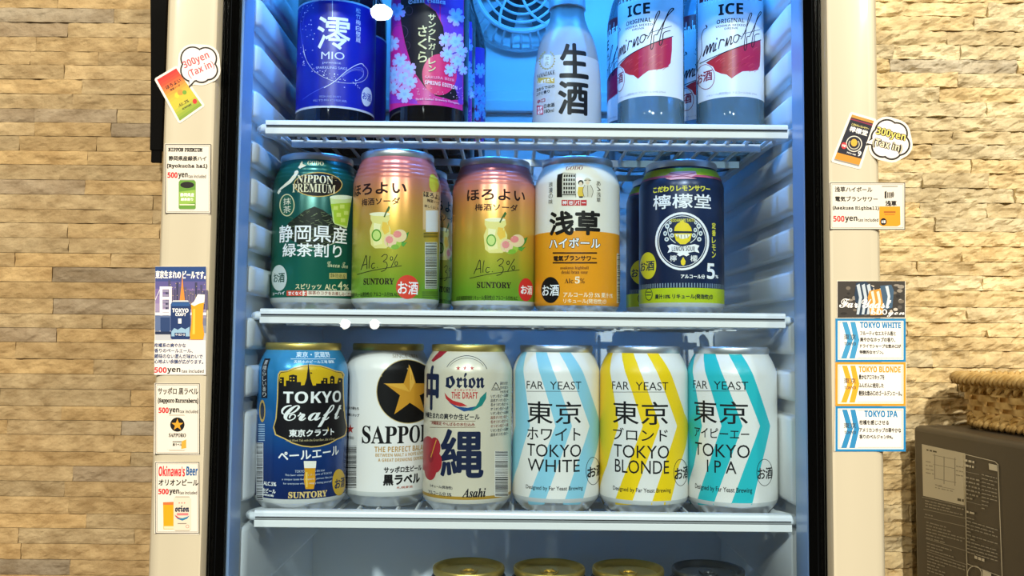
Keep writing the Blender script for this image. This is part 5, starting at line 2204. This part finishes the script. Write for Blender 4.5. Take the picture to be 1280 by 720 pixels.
def rattan():
    m = bpy.data.materials.new('rattan')
    m.use_nodes = True
    nt = m.node_tree
    b = nt.nodes['Principled BSDF']
    tc = nt.nodes.new('ShaderNodeTexCoord')
    n = nt.nodes.new('ShaderNodeTexNoise')
    n.inputs['Scale'].default_value = 90
    n.inputs['Detail'].default_value = 3
    cr = nt.nodes.new('ShaderNodeValToRGB')
    cr.color_ramp.elements[0].position = .3
    cr.color_ramp.elements[0].color = (*srgb('#ab8747'), 1)
    cr.color_ramp.elements[1].position = .7
    cr.color_ramp.elements[1].color = (*srgb('#dcc083'), 1)
    nt.links.new(tc.outputs['Object'], n.inputs['Vector'])
    nt.links.new(n.outputs[0], cr.inputs[0])
    nt.links.new(cr.outputs[0], b.inputs['Base Color'])
    b.inputs['Roughness'].default_value = .38
    return m


RAT = rattan()
BL, BW = .30, .24                                    # along the oven's side, and across
zb_top = ztop + .0005
bk = at(1204, 520, .985)
BO = Vector((bk.x, .985, zb_top))
basket = empty('woven_basket', BO, 'light brown woven rattan basket standing on the black microwave', 'basket')
BH = at(1200, 470, .985).z - zb_top
RC = .035


def rr_path(grow, z, n=160):
    """rounded rectangle round the basket; grow moves the wall outwards"""
    a0, a1, b0, b1 = -grow, BL + grow, -grow, BW + grow
    r = RC + grow
    segs = []
    corners = [((a1 - r, b1 - r), 0), ((a0 + r, b1 - r), 90), ((a0 + r, b0 + r), 180), ((a1 - r, b0 + r), 270)]
    pts = []
    for (c, st) in corners:
        for i in range(9):
            t = radians(st + 90 * i / 8)
            pts.append((c[0] + r * cos(t), c[1] + r * sin(t)))
    # resample evenly
    d = [0]
    for i in range(len(pts)):
        a, b = pts[i], pts[(i + 1) % len(pts)]
        d.append(d[-1] + sqrt((a[0] - b[0]) ** 2 + (a[1] - b[1]) ** 2))
    tot = d[-1]
    out = []
    j = 0
    for i in range(n):
        s = tot * i / n
        while d[j + 1] < s:
            j += 1
        t = (s - d[j]) / max(d[j + 1] - d[j], 1e-9)
        a, b = pts[j], pts[(j + 1) % len(pts)]
        x, y = a[0] + (b[0] - a[0]) * t, a[1] + (b[1] - a[1]) * t
        nx_, ny_ = b[1] - a[1], -(b[0] - a[0])
        L = sqrt(nx_ * nx_ + ny_ * ny_) or 1
        out.append(((x, y), (nx_ / L, ny_ / L), s))
    return out, tot


def BP(q, z):
    return LW(q[0], q[1], z)


wall_grow = lambda z: .002 + .012 * (z / BH) ** 1.3
NST = 44
mb = MB()
# upright stakes
path, tot = rr_path(0, 0, 400)
for i in range(NST):
    k = int(i * 400 / NST)
    (x, y), (nx_, ny_), s = path[k]
    pts = []
    for j in range(6):
        z = .004 + (BH - .008) * j / 5
        g = wall_grow(z)
        pts.append(BP((x + nx_ * g, y + ny_ * g), z))
    mb.tube(pts, .0021, RAT, 6)
# weavers: flat bands in the middle, paired rods above and below
nrow = 5
for r in range(nrow):
    z = BH * (.30 + .42 * r / (nrow - 1))
    N = NST * 8
    path, tot = rr_path(wall_grow(z), z, N)
    pa, pb, pc, pd = [], [], [], []
    for i, ((x, y), (nx_, ny_), s) in enumerate(path):
        w_ = .0034 * sin(2 * pi * (i / N) * NST / 2 + pi * r)
        h = .0033
        pa.append(BP((x + nx_ * (w_ + .0006), y + ny_ * (w_ + .0006)), z + h))
        pb.append(BP((x + nx_ * (w_ + .0009), y + ny_ * (w_ + .0009)), z - h))
        pc.append(BP((x + nx_ * (w_ - .0009), y + ny_ * (w_ - .0009)), z - h))
        pd.append(BP((x + nx_ * (w_ - .0006), y + ny_ * (w_ - .0006)), z + h))
    rows = [pa, pb, pc, pd, pa]
    mb.grid(rows, RAT, closed=True)


def twist(z, grow, rad, rod, turns, strands, sq=1.0):
    N = 900
    path, tot = rr_path(grow, z, N)
    for s in range(strands):
        pts = []
        for i, ((x, y), (nx_, ny_), d) in enumerate(path):
            a = 2 * pi * (turns * i / N + s / strands)
            pts.append(BP((x + nx_ * rad * cos(a), y + ny_ * rad * cos(a)), z + rad * sq * sin(a)))
        mb.tube(pts, rod, RAT, 6, closed=True)


for k in range(2):
    twist(BH * (.80 + .075 * k), wall_grow(BH * .8) + .001, .0034, .0027, 40, 2)
    twist(BH * (.13 + .09 * k), wall_grow(.01) + .001, .0034, .0027, 40, 2)
part_b = mb.build('woven_wall', basket, smooth=True)
mb = MB()
twist(BH * .975, wall_grow(BH) + .004, .0056, .0030, 40, 4, .75)
mb.build('rim', basket, smooth=True)
mb = MB()
twist(.0065, .004, .0036, .0028, 40, 3, .9)
mb.build('base_coil', basket, smooth=True)
mb = MB()
path, tot = rr_path(-.003, 0, 80)
top = [BP(q[0], .006) for q in path]
bot = [BP(q[0], .003) for q in path]
mb.face(top, RAT)
mb.face(bot[::-1], RAT)
for i in range(80):
    mb.face([bot[i], bot[(i + 1) % 80], top[(i + 1) % 80], top[i]], RAT)
mb.build('base', basket, recalc=True)
